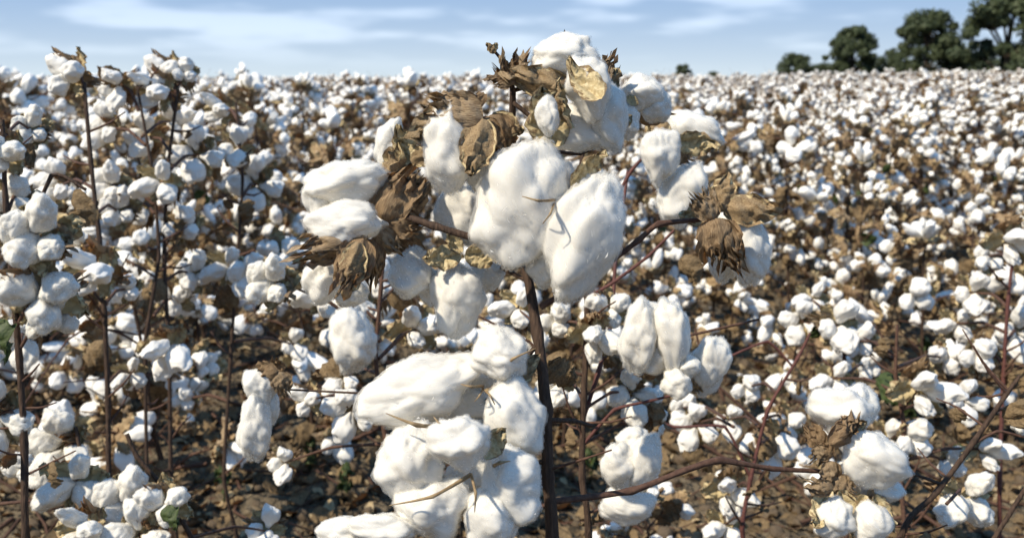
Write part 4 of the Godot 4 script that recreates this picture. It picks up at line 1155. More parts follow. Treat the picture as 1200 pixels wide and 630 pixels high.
	st("branch", [Vector3(-0.1671, 0.6793, -1.2014), Vector3(-0.2131, 0.6445, -1.3494), Vector3(-0.2671, 0.5857, -1.5053)], [0.0024, 0.0019, 0.0014], "twig")
	sb(Vector3(-0.1245, 0.6767, -1.5241), 0.630, Vector3(0.20, 0.20, 1.00), 1)
	st("branch", [Vector3(-0.1693, 0.7006, -1.2056), Vector3(-0.1429, 0.7007, -1.3609), Vector3(-0.1245, 0.6767, -1.5241)], [0.0024, 0.0019, 0.0014], "twig")
	lf(Vector3(-0.2402, 0.6726, -1.3020), Vector3(-0.2578, 0.6381, -1.2953), 0.0352, 40.0, 0, false)
	lf(Vector3(-0.1641, 0.7417, -1.3154), Vector3(-0.1406, 0.7647, -1.3198), 0.0398, 20.0, 1, false)
	here = thing("cotton_plant", Vector3(-0.5332, ground_height(-0.5332, -0.9988) - 0.01, -0.9988), "cotton plant with crowded bolls and one big dark green leaf", "cotton plant", "")
	st("branch", [Vector3(-0.5335, 0.8308, -1.0271), Vector3(-0.5823, 0.8433, -1.0686), Vector3(-0.6272, 0.8622, -1.1115)], [0.0015, 0.0011, 0.0007], "twig")
	lf(Vector3(-0.5823, 0.8433, -1.0686), Vector3(-0.5817, 0.8229, -1.0647), 0.0185, 150.6, 0, false)
	st("branch", [Vector3(-0.5362, 0.8598, -1.0327), Vector3(-0.5540, 0.8834, -1.0231), Vector3(-0.5663, 0.9078, -1.0138)], [0.0015, 0.0011, 0.0007], "twig")
	st("branch", [Vector3(-0.5433, 0.9638, -1.0528), Vector3(-0.5420, 0.9765, -1.0872), Vector3(-0.5433, 0.9863, -1.1211)], [0.0015, 0.0011, 0.0007], "twig")
	lf(Vector3(-0.5420, 0.9765, -1.0872), Vector3(-0.5240, 0.9635, -1.0847), 0.0238, 112.3, 1, false)
	st("branch", [Vector3(-0.5226, 0.6866, -0.9991), Vector3(-0.5490, 0.6810, -1.0038), Vector3(-0.5709, 0.6831, -1.0100)], [0.0015, 0.0011, 0.0007], "twig")
	st("branch", [Vector3(-0.5212, 0.6554, -0.9931), Vector3(-0.5321, 0.6614, -0.9816), Vector3(-0.5392, 0.6716, -0.9709)], [0.0015, 0.0011, 0.0007], "twig")
	lf(Vector3(-0.5321, 0.6614, -0.9816), Vector3(-0.5333, 0.6451, -0.9785), 0.0231, 106.2, 2, false)
	st("branch", [Vector3(-0.5253, 0.7313, -1.0078), Vector3(-0.5109, 0.7428, -1.0030), Vector3(-0.4988, 0.7549, -0.9983)], [0.0015, 0.0011, 0.0007], "twig")
	st("branch", [Vector3(-0.5208, 0.6336, -0.9889), Vector3(-0.4882, 0.6504, -0.9866), Vector3(-0.4618, 0.6639, -0.9837)], [0.0015, 0.0011, 0.0007], "twig")
	lf(Vector3(-0.4882, 0.6504, -0.9866), Vector3(-0.4877, 0.6222, -0.9812), 0.0194, 63.3, 3, false)
	st("branch", [Vector3(-0.5236, 0.7045, -1.0026), Vector3(-0.5033, 0.7051, -1.0026), Vector3(-0.4871, 0.7107, -1.0036)], [0.0015, 0.0011, 0.0007], "twig")
	st("main_stem", [Vector3(-0.5332, -0.0200, -0.9988), Vector3(-0.5204, 0.2798, -0.9867), Vector3(-0.5195, 0.5596, -0.9746), Vector3(-0.5214, 0.6670, -0.9954), Vector3(-0.5268, 0.7565, -1.0127), Vector3(-0.5341, 0.8370, -1.0283), Vector3(-0.5414, 0.9176, -1.0439), Vector3(-0.5451, 1.0070, -1.0612)], [0.0049, 0.0044, 0.0040, 0.0036, 0.0034, 0.0031, 0.0028, 0.0023], "stem")
	st("branch", [Vector3(-0.5341, 0.8460, -1.0300), Vector3(-0.4922, 0.9489, -1.0499), Vector3(-0.4557, 0.9337, -1.0470)], [0.0023, 0.0019, 0.0017], "stem")
	sb(Vector3(-0.4935, 0.8910, -1.0097), 0.776, Vector3(0.10, 0.10, 1.00), 2)
	st("branch", [Vector3(-0.5359, 0.8549, -1.0317), Vector3(-0.5107, 0.8850, -1.0167), Vector3(-0.4935, 0.8910, -1.0097)], [0.0020, 0.0016, 0.0012], "twig")
	sb(Vector3(-0.4968, 0.8263, -1.0178), 0.829, Vector3(0.20, -0.10, 1.00), 3)
	st("branch", [Vector3(-0.5286, 0.7923, -1.0196), Vector3(-0.5087, 0.8213, -1.0147), Vector3(-0.4968, 0.8263, -1.0178)], [0.0020, 0.0016, 0.0012], "twig")
	sb(Vector3(-0.5482, 0.9697, -1.0701), 0.582, Vector3(0.20, 0.10, 1.00), 4)
	st("branch", [Vector3(-0.5432, 0.9623, -1.0525), Vector3(-0.5417, 0.9780, -1.0573), Vector3(-0.5482, 0.9697, -1.0701)], [0.0020, 0.0016, 0.0012], "twig")
	sb(Vector3(-0.5457, 0.9166, -1.0795), 0.553, Vector3(0.10, 0.40, 1.00), 5)
	st("branch", [Vector3(-0.5396, 0.9086, -1.0421), Vector3(-0.5387, 0.9246, -1.0568), Vector3(-0.5457, 0.9166, -1.0795)], [0.0020, 0.0016, 0.0012], "twig")
	sb(Vector3(-0.5806, 0.7547, -1.1294), 0.637, Vector3(0.10, -0.40, 1.00), 6)
	st("branch", [Vector3(-0.5268, 0.7565, -1.0127), Vector3(-0.5497, 0.7676, -1.0670), Vector3(-0.5806, 0.7547, -1.1294)], [0.0020, 0.0016, 0.0012], "twig")
	sb(Vector3(-0.5596, 0.6920, -1.0187), 0.679, Vector3(0.30, 0.10, 1.00), 0)
	st("branch", [Vector3(-0.5232, 0.6849, -0.9988), Vector3(-0.5374, 0.7005, -1.0047), Vector3(-0.5596, 0.6920, -1.0187)], [0.0020, 0.0016, 0.0012], "twig")
	sb(Vector3(-0.4977, 0.8022, -1.0349), 0.543, Vector3(0.40, -0.20, 1.00), 1)
	st("branch", [Vector3(-0.5268, 0.7654, -1.0144), Vector3(-0.5083, 0.7958, -1.0206), Vector3(-0.4977, 0.8022, -1.0349)], [0.0020, 0.0016, 0.0012], "twig")
	sb(Vector3(-0.5707, 0.9907, -1.1727), 0.467, Vector3(0.30, 0.20, 1.00), 2)
	st("branch", [Vector3(-0.5432, 0.9892, -1.0577), Vector3(-0.5530, 1.0019, -1.1112), Vector3(-0.5707, 0.9907, -1.1727)], [0.0020, 0.0016, 0.0012], "twig")
	lf(Vector3(-0.5242, 0.8028, -0.9605), Vector3(-0.4847, 0.7817, -0.9564), 0.0378, 20.0, 0, true)
	lf(Vector3(-0.4648, 0.9337, -1.0470), Vector3(-0.4557, 0.8979, -1.0400), 0.0255, 40.0, 2, false)
	here = thing("cotton_plant", Vector3(-0.5941, ground_height(-0.5941, -1.3793) - 0.01, -1.3793), "tall slim cotton plant with a fat boll at its tip, beside the crowded bolls", "cotton plant", "")
	st("branch", [Vector3(-0.6015, 0.7025, -1.4097), Vector3(-0.6088, 0.7353, -1.3906), Vector3(-0.6120, 0.7547, -1.3689)], [0.0020, 0.0016, 0.0009], "twig")
	lf(Vector3(-0.6088, 0.7353, -1.3906), Vector3(-0.6065, 0.7142, -1.3865), 0.0173, 113.3, 0, false)
	st("branch", [Vector3(-0.6256, 0.9726, -1.4619), Vector3(-0.5978, 0.9850, -1.4706), Vector3(-0.5758, 1.0019, -1.4802)], [0.0020, 0.0016, 0.0009], "twig")
	st("branch", [Vector3(-0.6213, 0.9246, -1.4526), Vector3(-0.6613, 0.9256, -1.4923), Vector3(-0.6978, 0.9327, -1.5332)], [0.0020, 0.0016, 0.0009], "twig")
	lf(Vector3(-0.6613, 0.9256, -1.4923), Vector3(-0.6644, 0.9099, -1.4893), 0.0287, 88.5, 1, false)
	st("branch", [Vector3(-0.6027, 0.7224, -1.4135), Vector3(-0.6178, 0.7390, -1.4206), Vector3(-0.6302, 0.7528, -1.4272)], [0.0020, 0.0016, 0.0009], "twig")
	st("branch", [Vector3(-0.6008, 0.6851, -1.4063), Vector3(-0.6174, 0.7024, -1.4003), Vector3(-0.6296, 0.7204, -1.3944)], [0.0020, 0.0016, 0.0009], "twig")
	lf(Vector3(-0.6174, 0.7024, -1.4003), Vector3(-0.6336, 0.6837, -1.3967), 0.0261, 129.9, 2, false)
	st("branch", [Vector3(-0.6039, 0.7391, -1.4167), Vector3(-0.5956, 0.7589, -1.4534), Vector3(-0.5907, 0.7852, -1.4913)], [0.0020, 0.0016, 0.0009], "twig")
	st("branch", [Vector3(-0.5960, 0.5503, -1.3802), Vector3(-0.5854, 0.5659, -1.3984), Vector3(-0.5778, 0.5848, -1.4172)], [0.0020, 0.0016, 0.0009], "twig")
	lf(Vector3(-0.5854, 0.5659, -1.3984), Vector3(-0.6022, 0.5499, -1.3953), 0.0245, 146.3, 3, false)
	st("branch", [Vector3(-0.5968, 0.5874, -1.3874), Vector3(-0.5677, 0.6126, -1.3739), Vector3(-0.5434, 0.6395, -1.3608)], [0.0020, 0.0016, 0.0009], "twig")
	st("main_stem", [Vector3(-0.5941, -0.0200, -1.3793), Vector3(-0.5881, 0.2235, -1.3698), Vector3(-0.5941, 0.4470, -1.3602), Vector3(-0.5966, 0.5829, -1.3865), Vector3(-0.6016, 0.7065, -1.4104), Vector3(-0.6092, 0.8177, -1.4319), Vector3(-0.6218, 0.9289, -1.4535), Vector3(-0.6319, 1.0451, -1.4760)], [0.0049, 0.0043, 0.0039, 0.0036, 0.0034, 0.0033, 0.0031, 0.0028], "stem")
	sb(Vector3(-0.6565, 1.0511, -1.4953), 0.750, Vector3(-0.50, 0.30, 0.80), 3)
	st("branch", [Vector3(-0.6319, 1.0401, -1.4750), Vector3(-0.6402, 1.0576, -1.4812), Vector3(-0.6565, 1.0511, -1.4953)], [0.0028, 0.0022, 0.0017], "twig")
	sb(Vector3(-0.5979, 0.7755, -1.3977), 0.879, Vector3(-0.10, 0.10, 1.00), 4)
	st("branch", [Vector3(-0.6042, 0.7435, -1.4176), Vector3(-0.5970, 0.7715, -1.4036), Vector3(-0.5979, 0.7755, -1.3977)], [0.0028, 0.0022, 0.0017], "twig")
	sb(Vector3(-0.6141, 0.7209, -1.5302), 0.573, Vector3(0.40, 0.10, 1.00), 5)
	st("branch", [Vector3(-0.6042, 0.7188, -1.4128), Vector3(-0.6051, 0.7319, -1.4675), Vector3(-0.6141, 0.7209, -1.5302)], [0.0028, 0.0022, 0.0017], "twig")
	sb(Vector3(-0.6865, 0.7852, -1.5442), 0.630, Vector3(-0.40, 0.20, 1.00), 6)
	st("branch", [Vector3(-0.6092, 0.7930, -1.4272), Vector3(-0.6438, 0.8011, -1.4817), Vector3(-0.6865, 0.7852, -1.5442)], [0.0028, 0.0022, 0.0017], "twig")
	sb(Vector3(-0.7667, 0.8720, -1.6639), 0.670, Vector3(-0.40, 0.30, 1.00), 0)
	st("branch", [Vector3(-0.6193, 0.8918, -1.4463), Vector3(-0.6890, 0.8939, -1.5511), Vector3(-0.7667, 0.8720, -1.6639)], [0.0028, 0.0022, 0.0017], "twig")
	sb(Vector3(-0.6494, 0.5606, -1.6022), 0.609, Vector3(0.30, 0.00, 1.00), 1)
	st("branch", [Vector3(-0.5979, 0.6076, -1.3913), Vector3(-0.6197, 0.5961, -1.4928), Vector3(-0.6494, 0.5606, -1.6022)], [0.0028, 0.0022, 0.0017], "twig")
	sb(Vector3(-0.7121, 0.8161, -1.7575), 0.743, Vector3(0.30, 0.30, 1.00), 2)
	st("branch", [Vector3(-0.6142, 0.8548, -1.4391), Vector3(-0.6592, 0.8474, -1.5943), Vector3(-0.7121, 0.8161, -1.7575)], [0.0028, 0.0022, 0.0017], "twig")
	lf(Vector3(-0.6142, 0.8671, -1.4415), Vector3(-0.6495, 0.8399, -1.4363), 0.0428, 30.0, 2, false)
	lf(Vector3(-0.6485, 0.7752, -1.5256), Vector3(-0.6189, 0.7356, -1.5179), 0.0404, 30.0, 1, false)
	lf(Vector3(-0.6431, 0.6431, -1.5000), Vector3(-0.6727, 0.5903, -1.4898), 0.0404, 0.0, 3, false)
	here = thing("cotton_plant", Vector3(-0.6375, ground_height(-0.6375, -1.7123) - 0.01, -1.7123), "tall cotton plant with two stacked bolls at its top against the sky", "cotton plant", "")
	st("branch", [Vector3(-0.6283, 0.5495, -1.7365), Vector3(-0.6179, 0.5595, -1.7761), Vector3(-0.6114, 0.5738, -1.8165)], [0.0025, 0.0019, 0.0012], "twig")
	lf(Vector3(-0.6179, 0.5595, -1.7761), Vector3(-0.6050, 0.5328, -1.7710), 0.0222, 122.8, 0, false)
	st("branch", [Vector3(-0.6366, 0.7123, -1.7680), Vector3(-0.6190, 0.7040, -1.7963), Vector3(-0.6063, 0.7058, -1.8266)], [0.0025, 0.0019, 0.0012], "twig")
	st("branch", [Vector3(-0.6222, 0.9558, -1.8152), Vector3(-0.5951, 0.9554, -1.8213), Vector3(-0.5737, 0.9644, -1.8293)], [0.0025, 0.0019, 0.0012], "twig")
	lf(Vector3(-0.5951, 0.9554, -1.8213), Vector3(-0.5952, 0.9399, -1.8183), 0.0178, 105.5, 1, false)
	st("branch", [Vector3(-0.6252, 0.3468, -1.6973), Vector3(-0.6341, 0.3529, -1.6772), Vector3(-0.6393, 0.3681, -1.6588)], [0.0025, 0.0019, 0.0012], "twig")
	st("branch", [Vector3(-0.6330, 0.8418, -1.7931), Vector3(-0.6557, 0.8643, -1.7752), Vector3(-0.6717, 0.8927, -1.7585)], [0.0025, 0.0019, 0.0012], "twig")
	lf(Vector3(-0.6557, 0.8643, -1.7752), Vector3(-0.6655, 0.8425, -1.7710), 0.0272, 128.2, 2, false)
	st("branch", [Vector3(-0.6374, 0.7298, -1.7714), Vector3(-0.6241, 0.7465, -1.7766), Vector3(-0.6136, 0.7605, -1.7813)], [0.0025, 0.0019, 0.0012], "twig")
	st("branch", [Vector3(-0.6150, 1.0149, -1.8266), Vector3(-0.6366, 1.0368, -1.8239), Vector3(-0.6533, 1.0600, -1.8215)], [0.0025, 0.0019, 0.0012], "twig")
	lf(Vector3(-0.6366, 1.0368, -1.8239), Vector3(-0.6500, 1.0200, -1.8207), 0.0234, 1.8, 3, false)
	st("branch", [Vector3(-0.6260, 0.3996, -1.7075), Vector3(-0.6051, 0.4287, -1.7125), Vector3(-0.5883, 0.4443, -1.7148)], [0.0025, 0.0019, 0.0012], "twig")
	st("main_stem", [Vector3(-0.6375, -0.0200, -1.7123), Vector3(-0.6253, 0.1660, -1.7034), Vector3(-0.6250, 0.3321, -1.6944), Vector3(-0.6281, 0.5468, -1.7360), Vector3(-0.6375, 0.7309, -1.7716), Vector3(-0.6312, 0.8843, -1.8013), Vector3(-0.6156, 1.0070, -1.8251), Vector3(-0.6125, 1.0439, -1.8322)], [0.0048, 0.0043, 0.0039, 0.0037, 0.0034, 0.0031, 0.0029, 0.0025], "stem")
	sb(Vector3(-0.6401, 1.0563, -1.8545), 0.765, Vector3(-0.30, 0.40, 0.80), 3)
	st("branch", [Vector3(-0.6156, 1.0224, -1.8281), Vector3(-0.6238, 1.0513, -1.8373), Vector3(-0.6401, 1.0563, -1.8545)], [0.0034, 0.0028, 0.0021], "twig")
	sb(Vector3(-0.6423, 1.0257, -1.8304), 0.822, Vector3(-0.30, 0.00, 1.00), 4)
	st("branch", [Vector3(-0.6188, 0.9917, -1.8221), Vector3(-0.6265, 1.0207, -1.8223), Vector3(-0.6423, 1.0257, -1.8304)], [0.0034, 0.0028, 0.0021], "twig")
	sb(Vector3(-0.6036, 1.0572, -1.8492), 0.565, Vector3(0.40, 0.30, 0.80), 5)
	st("branch", [Vector3(-0.6125, 1.0377, -1.8310), Vector3(-0.6040, 1.0595, -1.8361), Vector3(-0.6036, 1.0572, -1.8492)], [0.0034, 0.0028, 0.0021], "twig")
	sb(Vector3(-0.7104, 0.9375, -1.9374), 0.877, Vector3(-0.30, 0.10, 1.00), 6)
	st("branch", [Vector3(-0.6250, 0.9150, -1.8073), Vector3(-0.6637, 0.9383, -1.8683), Vector3(-0.7104, 0.9375, -1.9374)], [0.0034, 0.0028, 0.0021], "twig")
	sb(Vector3(-0.6172, 0.9029, -1.9308), 0.877, Vector3(0.30, 0.20, 1.00), 0)
	st("branch", [Vector3(-0.6281, 0.8843, -1.8013), Vector3(-0.6187, 0.9056, -1.8621), Vector3(-0.6172, 0.9029, -1.9308)], [0.0034, 0.0028, 0.0021], "twig")
	sb(Vector3(-0.6151, 0.8718, -1.7203), 0.848, Vector3(-0.20, 0.00, 1.00), 1)
	st("branch", [Vector3(-0.6312, 0.8230, -1.7895), Vector3(-0.6192, 0.8594, -1.7509), Vector3(-0.6151, 0.8718, -1.7203)], [0.0034, 0.0028, 0.0021], "twig")
	sb(Vector3(-0.6267, 0.6767, -1.8844), 0.807, Vector3(0.40, 0.20, 1.00), 2)
	st("branch", [Vector3(-0.6375, 0.6849, -1.7627), Vector3(-0.6281, 0.6928, -1.8196), Vector3(-0.6267, 0.6767, -1.8844)], [0.0034, 0.0028, 0.0021], "twig")
	sb(Vector3(-0.7552, 0.6400, -1.9803), 0.850, Vector3(-0.40, 0.20, 1.00), 3)
	st("branch", [Vector3(-0.6375, 0.6696, -1.7598), Vector3(-0.6924, 0.6668, -1.8660), Vector3(-0.7552, 0.6400, -1.9803)], [0.0034, 0.0028, 0.0021], "twig")
	sb(Vector3(-0.5636, 0.6158, -1.5694), 0.946, Vector3(0.10, -0.30, 1.00), 4)
	st("branch", [Vector3(-0.6281, 0.5315, -1.7330), Vector3(-0.5919, 0.5856, -1.6472), Vector3(-0.5636, 0.6158, -1.5694)], [0.0034, 0.0028, 0.0021], "twig")
	sb(Vector3(-0.6101, 0.7804, -1.8033), 0.831, Vector3(0.40, 0.20, 1.00), 5)
	st("branch", [Vector3(-0.6375, 0.7463, -1.7746), Vector3(-0.6198, 0.7753, -1.7850), Vector3(-0.6101, 0.7804, -1.8033)], [0.0034, 0.0028, 0.0021], "twig")
	lf(Vector3(-0.6312, 0.8076, -1.7865), Vector3(-0.5938, 0.7616, -1.7776), 0.0562, 20.0, 1, false)
	lf(Vector3(-0.6375, 0.6849, -1.7627), Vector3(-0.6719, 0.6542, -1.7568), 0.0531, 40.0, 2, false)
	here = thing("cotton_plant", Vector3(-0.6593, ground_height(-0.6593, -1.6647) - 0.01, -1.6647), "thin cotton plant with a brown-capped boll, beside the stacked bolls", "cotton plant", "")
	st("branch", [Vector3(-0.6307, 0.7623, -1.7268), Vector3(-0.6070, 0.7749, -1.7449), Vector3(-0.5886, 0.7875, -1.7630)], [0.0024, 0.0019, 0.0011], "twig")
	lf(Vector3(-0.6070, 0.7749, -1.7449), Vector3(-0.6052, 0.7608, -1.7422), 0.0253, 93.1, 0, false)
	st("branch", [Vector3(-0.6336, 0.7112, -1.7169), Vector3(-0.6078, 0.7232, -1.7024), Vector3(-0.5864, 0.7367, -1.6883)], [0.0024, 0.0019, 0.0011], "twig")
	st("branch", [Vector3(-0.6299, 0.7525, -1.7249), Vector3(-0.6477, 0.7495, -1.7382), Vector3(-0.6632, 0.7561, -1.7533)], [0.0024, 0.0019, 0.0011], "twig")
	lf(Vector3(-0.6477, 0.7495, -1.7382), Vector3(-0.6344, 0.7308, -1.7346), 0.0200, 143.4, 1, false)
	st("branch", [Vector3(-0.6518, 0.4814, -1.6724), Vector3(-0.6532, 0.4697, -1.7077), Vector3(-0.6567, 0.4673, -1.7448)], [0.0024, 0.0019, 0.0011], "twig")
	st("branch", [Vector3(-0.6350, 0.7024, -1.7152), Vector3(-0.6760, 0.7161, -1.7467), Vector3(-0.7118, 0.7255, -1.7774)], [0.0024, 0.0019, 0.0011], "twig")
	lf(Vector3(-0.6760, 0.7161, -1.7467), Vector3(-0.6716, 0.6998, -1.7436), 0.0190, 60.0, 2, false)
	st("branch", [Vector3(-0.6386, 0.8585, -1.7454), Vector3(-0.6310, 0.8819, -1.7674), Vector3(-0.6259, 0.9107, -1.7904)], [0.0024, 0.0019, 0.0011], "twig")
	st("branch", [Vector3(-0.6673, 1.0323, -1.7791), Vector3(-0.6506, 1.0486, -1.7947), Vector3(-0.6379, 1.0706, -1.8115)], [0.0024, 0.0019, 0.0011], "twig")
	lf(Vector3(-0.6506, 1.0486, -1.7947), Vector3(-0.6543, 1.0379, -1.7926), 0.0164, 36.4, 3, false)
	st("branch", [Vector3(-0.6517, 0.4690, -1.6700), Vector3(-0.6286, 0.4755, -1.6741), Vector3(-0.6102, 0.4867, -1.6791)], [0.0024, 0.0019, 0.0011], "twig")
	st("main_stem", [Vector3(-0.6593, -0.0200, -1.6647), Vector3(-0.6487, 0.1760, -1.6560), Vector3(-0.6502, 0.3520, -1.6474), Vector3(-0.6532, 0.5906, -1.6936), Vector3(-0.6289, 0.7398, -1.7224), Vector3(-0.6411, 0.8889, -1.7513), Vector3(-0.6684, 1.0381, -1.7802)], [0.0042, 0.0037, 0.0034, 0.0032, 0.0030, 0.0028, 0.0023], "stem")
	sb(Vector3(-0.7025, 1.0390, -1.7974), 0.743, Vector3(-0.30, -0.30, 0.80), 6)
	st("branch", [Vector3(-0.6654, 0.9933, -1.7715), Vector3(-0.6799, 1.0282, -1.7805), Vector3(-0.7025, 1.0390, -1.7974)], [0.0033, 0.0027, 0.0020], "twig")
	sb(Vector3(-0.7631, 0.9573, -1.8847), 0.752, Vector3(-0.50, 0.20, 0.80), 0)
	st("branch", [Vector3(-0.6532, 0.9337, -1.7600), Vector3(-0.7042, 0.9575, -1.8183), Vector3(-0.7631, 0.9573, -1.8847)], [0.0033, 0.0027, 0.0020], "twig")
	sb(Vector3(-0.7153, 0.8117, -1.8614), 0.854, Vector3(-0.30, 0.20, 0.90), 1)
	st("branch", [Vector3(-0.6380, 0.8144, -1.7369), Vector3(-0.6726, 0.8250, -1.7951), Vector3(-0.7153, 0.8117, -1.8614)], [0.0033, 0.0027, 0.0020], "twig")
	sb(Vector3(-0.7202, 0.8621, -1.7672), 0.808, Vector3(-0.40, 0.20, 0.90), 2)
	st("branch", [Vector3(-0.6380, 0.8293, -1.7398), Vector3(-0.6751, 0.8577, -1.7495), Vector3(-0.7202, 0.8621, -1.7672)], [0.0033, 0.0027, 0.0020], "twig")
	sb(Vector3(-0.6815, 0.6168, -1.9255), 0.828, Vector3(0.20, 0.20, 1.00), 3)
	st("branch", [Vector3(-0.6380, 0.6354, -1.7022), Vector3(-0.6558, 0.6381, -1.8099), Vector3(-0.6815, 0.6168, -1.9255)], [0.0033, 0.0027, 0.0020], "twig")
	lf(Vector3(-0.6988, 1.0455, -1.7816), Vector3(-0.7322, 1.0619, -1.7848), 0.0395, 20.0, 1, false)
	sb(Vector3(-0.6783, 0.9654, -1.9901), 0.792, Vector3(0.40, 0.20, 0.80), 4)
	st("branch", [Vector3(-0.6593, 0.9486, -1.7629), Vector3(-0.6648, 0.9690, -1.8725), Vector3(-0.6783, 0.9654, -1.9901)], [0.0033, 0.0027, 0.0020], "twig")
	here = thing("cotton_plant", Vector3(-0.5501, ground_height(-0.5501, -1.8549) - 0.01, -1.8549), "cotton plant with bolls strung down a thin stem, beside the dangling boll", "cotton plant", "")
	st("branch", [Vector3(-0.5393, 0.9022, -1.9576), Vector3(-0.5223, 0.9038, -1.9430), Vector3(-0.5082, 0.9149, -1.9302)], [0.0027, 0.0021, 0.0013], "twig")
	lf(Vector3(-0.5223, 0.9038, -1.9430), Vector3(-0.5263, 0.8771, -1.9378), 0.0176, 45.7, 0, false)
	st("branch", [Vector3(-0.5367, 0.8267, -1.9430), Vector3(-0.5212, 0.8189, -1.9753), Vector3(-0.5098, 0.8235, -2.0101)], [0.0027, 0.0021, 0.0013], "twig")
	st("branch", [Vector3(-0.5418, 0.7516, -1.9284), Vector3(-0.5681, 0.7701, -1.9378), Vector3(-0.5896, 0.7978, -1.9489)], [0.0027, 0.0021, 0.0013], "twig")
	lf(Vector3(-0.5681, 0.7701, -1.9378), Vector3(-0.5816, 0.7475, -1.9334), 0.0195, 121.4, 1, false)
	st("branch", [Vector3(-0.5581, 0.5116, -1.8820), Vector3(-0.5850, 0.5262, -1.9002), Vector3(-0.6077, 0.5498, -1.9202)], [0.0027, 0.0021, 0.0013], "twig")
	st("branch", [Vector3(-0.5381, 0.8061, -1.9390), Vector3(-0.5649, 0.8084, -1.9625), Vector3(-0.5880, 0.8199, -1.9877)], [0.0027, 0.0021, 0.0013], "twig")
	lf(Vector3(-0.5649, 0.8084, -1.9625), Vector3(-0.5769, 0.7947, -1.9598), 0.0244, 169.3, 2, false)
	st("branch", [Vector3(-0.5447, 0.9625, -1.9693), Vector3(-0.5406, 0.9584, -1.9946), Vector3(-0.5385, 0.9659, -2.0222)], [0.0027, 0.0021, 0.0013], "twig")
	st("branch", [Vector3(-0.5717, 0.2800, -1.8371), Vector3(-0.5394, 0.3045, -1.8321), Vector3(-0.5133, 0.3353, -1.8283)], [0.0027, 0.0021, 0.0013], "twig")
	lf(Vector3(-0.5394, 0.3045, -1.8321), Vector3(-0.5537, 0.2862, -1.8286), 0.0241, 116.0, 3, false)
	st("branch", [Vector3(-0.5403, 0.9133, -1.9597), Vector3(-0.5534, 0.9382, -1.9686), Vector3(-0.5641, 0.9656, -1.9780)], [0.0027, 0.0021, 0.0013], "twig")
	st("main_stem", [Vector3(-0.5501, -0.0200, -1.8549), Vector3(-0.5551, 0.1361, -1.8453), Vector3(-0.5721, 0.2723, -1.8356), Vector3(-0.5586, 0.5049, -1.8807), Vector3(-0.5451, 0.7043, -1.9193), Vector3(-0.5349, 0.8539, -1.9482), Vector3(-0.5484, 1.0035, -1.9772)], [0.0045, 0.0039, 0.0036, 0.0034, 0.0031, 0.0027, 0.0021], "stem")
	sb(Vector3(-0.6090, 0.8990, -1.9816), 0.900, Vector3(-0.30, 0.20, 1.00), 5)
	st("branch", [Vector3(-0.5349, 0.8705, -1.9515), Vector3(-0.5680, 0.8968, -1.9625), Vector3(-0.6090, 0.8990, -1.9816)], [0.0037, 0.0030, 0.0022], "twig")
	sb(Vector3(-0.5501, 0.9075, -1.9822), 0.828, Vector3(0.00, 0.20, 1.00), 6)
	st("branch", [Vector3(-0.5349, 0.8871, -1.9547), Vector3(-0.5385, 0.9093, -1.9645), Vector3(-0.5501, 0.9075, -1.9822)], [0.0037, 0.0030, 0.0022], "twig")
	sb(Vector3(-0.5413, 0.8301, -2.0714), 0.947, Vector3(0.30, 0.20, 1.00), 0)
	st("branch", [Vector3(-0.5349, 0.8207, -1.9418), Vector3(-0.5341, 0.8374, -2.0026), Vector3(-0.5413, 0.8301, -2.0714)], [0.0037, 0.0030, 0.0022], "twig")
	sb(Vector3(-0.5525, 0.6889, -1.8904), 0.912, Vector3(-0.20, 0.00, 1.00), 1)
	st("branch", [Vector3(-0.5451, 0.6711, -1.9129), Vector3(-0.5448, 0.6920, -1.8976), Vector3(-0.5525, 0.6889, -1.8904)], [0.0037, 0.0030, 0.0022], "twig")
	sb(Vector3(-0.5030, 0.6878, -1.8390), 0.957, Vector3(0.20, -0.20, 1.00), 2)
	st("branch", [Vector3(-0.5451, 0.6545, -1.9096), Vector3(-0.5200, 0.6831, -1.8703), Vector3(-0.5030, 0.6878, -1.8390)], [0.0037, 0.0030, 0.0022], "twig")
	sb(Vector3(-0.4656, 0.7088, -1.9420), 0.828, Vector3(0.40, 0.10, 1.00), 3)
	st("branch", [Vector3(-0.5417, 0.7043, -1.9193), Vector3(-0.4996, 0.7186, -1.9267), Vector3(-0.4656, 0.7088, -1.9420)], [0.0037, 0.0030, 0.0022], "twig")
	sb(Vector3(-0.6079, 0.9796, -2.0951), 0.757, Vector3(-0.30, 0.20, 1.00), 4)
	st("branch", [Vector3(-0.5451, 0.9702, -1.9708), Vector3(-0.5725, 0.9869, -2.0290), Vector3(-0.6079, 0.9796, -2.0951)], [0.0037, 0.0030, 0.0022], "twig")
	sb(Vector3(-0.7131, 0.3574, -2.0739), 0.675, Vector3(-0.30, 0.00, 1.00), 5)
	st("branch", [Vector3(-0.5620, 0.4218, -1.8646), Vector3(-0.6335, 0.4016, -1.9653), Vector3(-0.7131, 0.3574, -2.0739)], [0.0037, 0.0030, 0.0022], "twig")
	sb(Vector3(-0.5058, 0.4479, -2.1949), 0.748, Vector3(0.40, 0.10, 1.00), 6)
	st("branch", [Vector3(-0.5518, 0.5381, -1.8871), Vector3(-0.5248, 0.5050, -2.0370), Vector3(-0.5058, 0.4479, -2.1949)], [0.0037, 0.0030, 0.0022], "twig")
	lf(Vector3(-0.5417, 0.8040, -1.9386), Vector3(-0.5078, 0.7708, -1.9322), 0.0576, 20.0, 1, false)
	lf(Vector3(-0.5484, 0.6379, -1.9064), Vector3(-0.5924, 0.6046, -1.9000), 0.0576, 20.0, 3, false)
	here = thing("cotton_plant", Vector3(-0.5041, ground_height(-0.5041, -1.0939) - 0.01, -1.0939), "low cotton plant with a leaning bare twig and bolls close to the soil", "cotton plant", "")
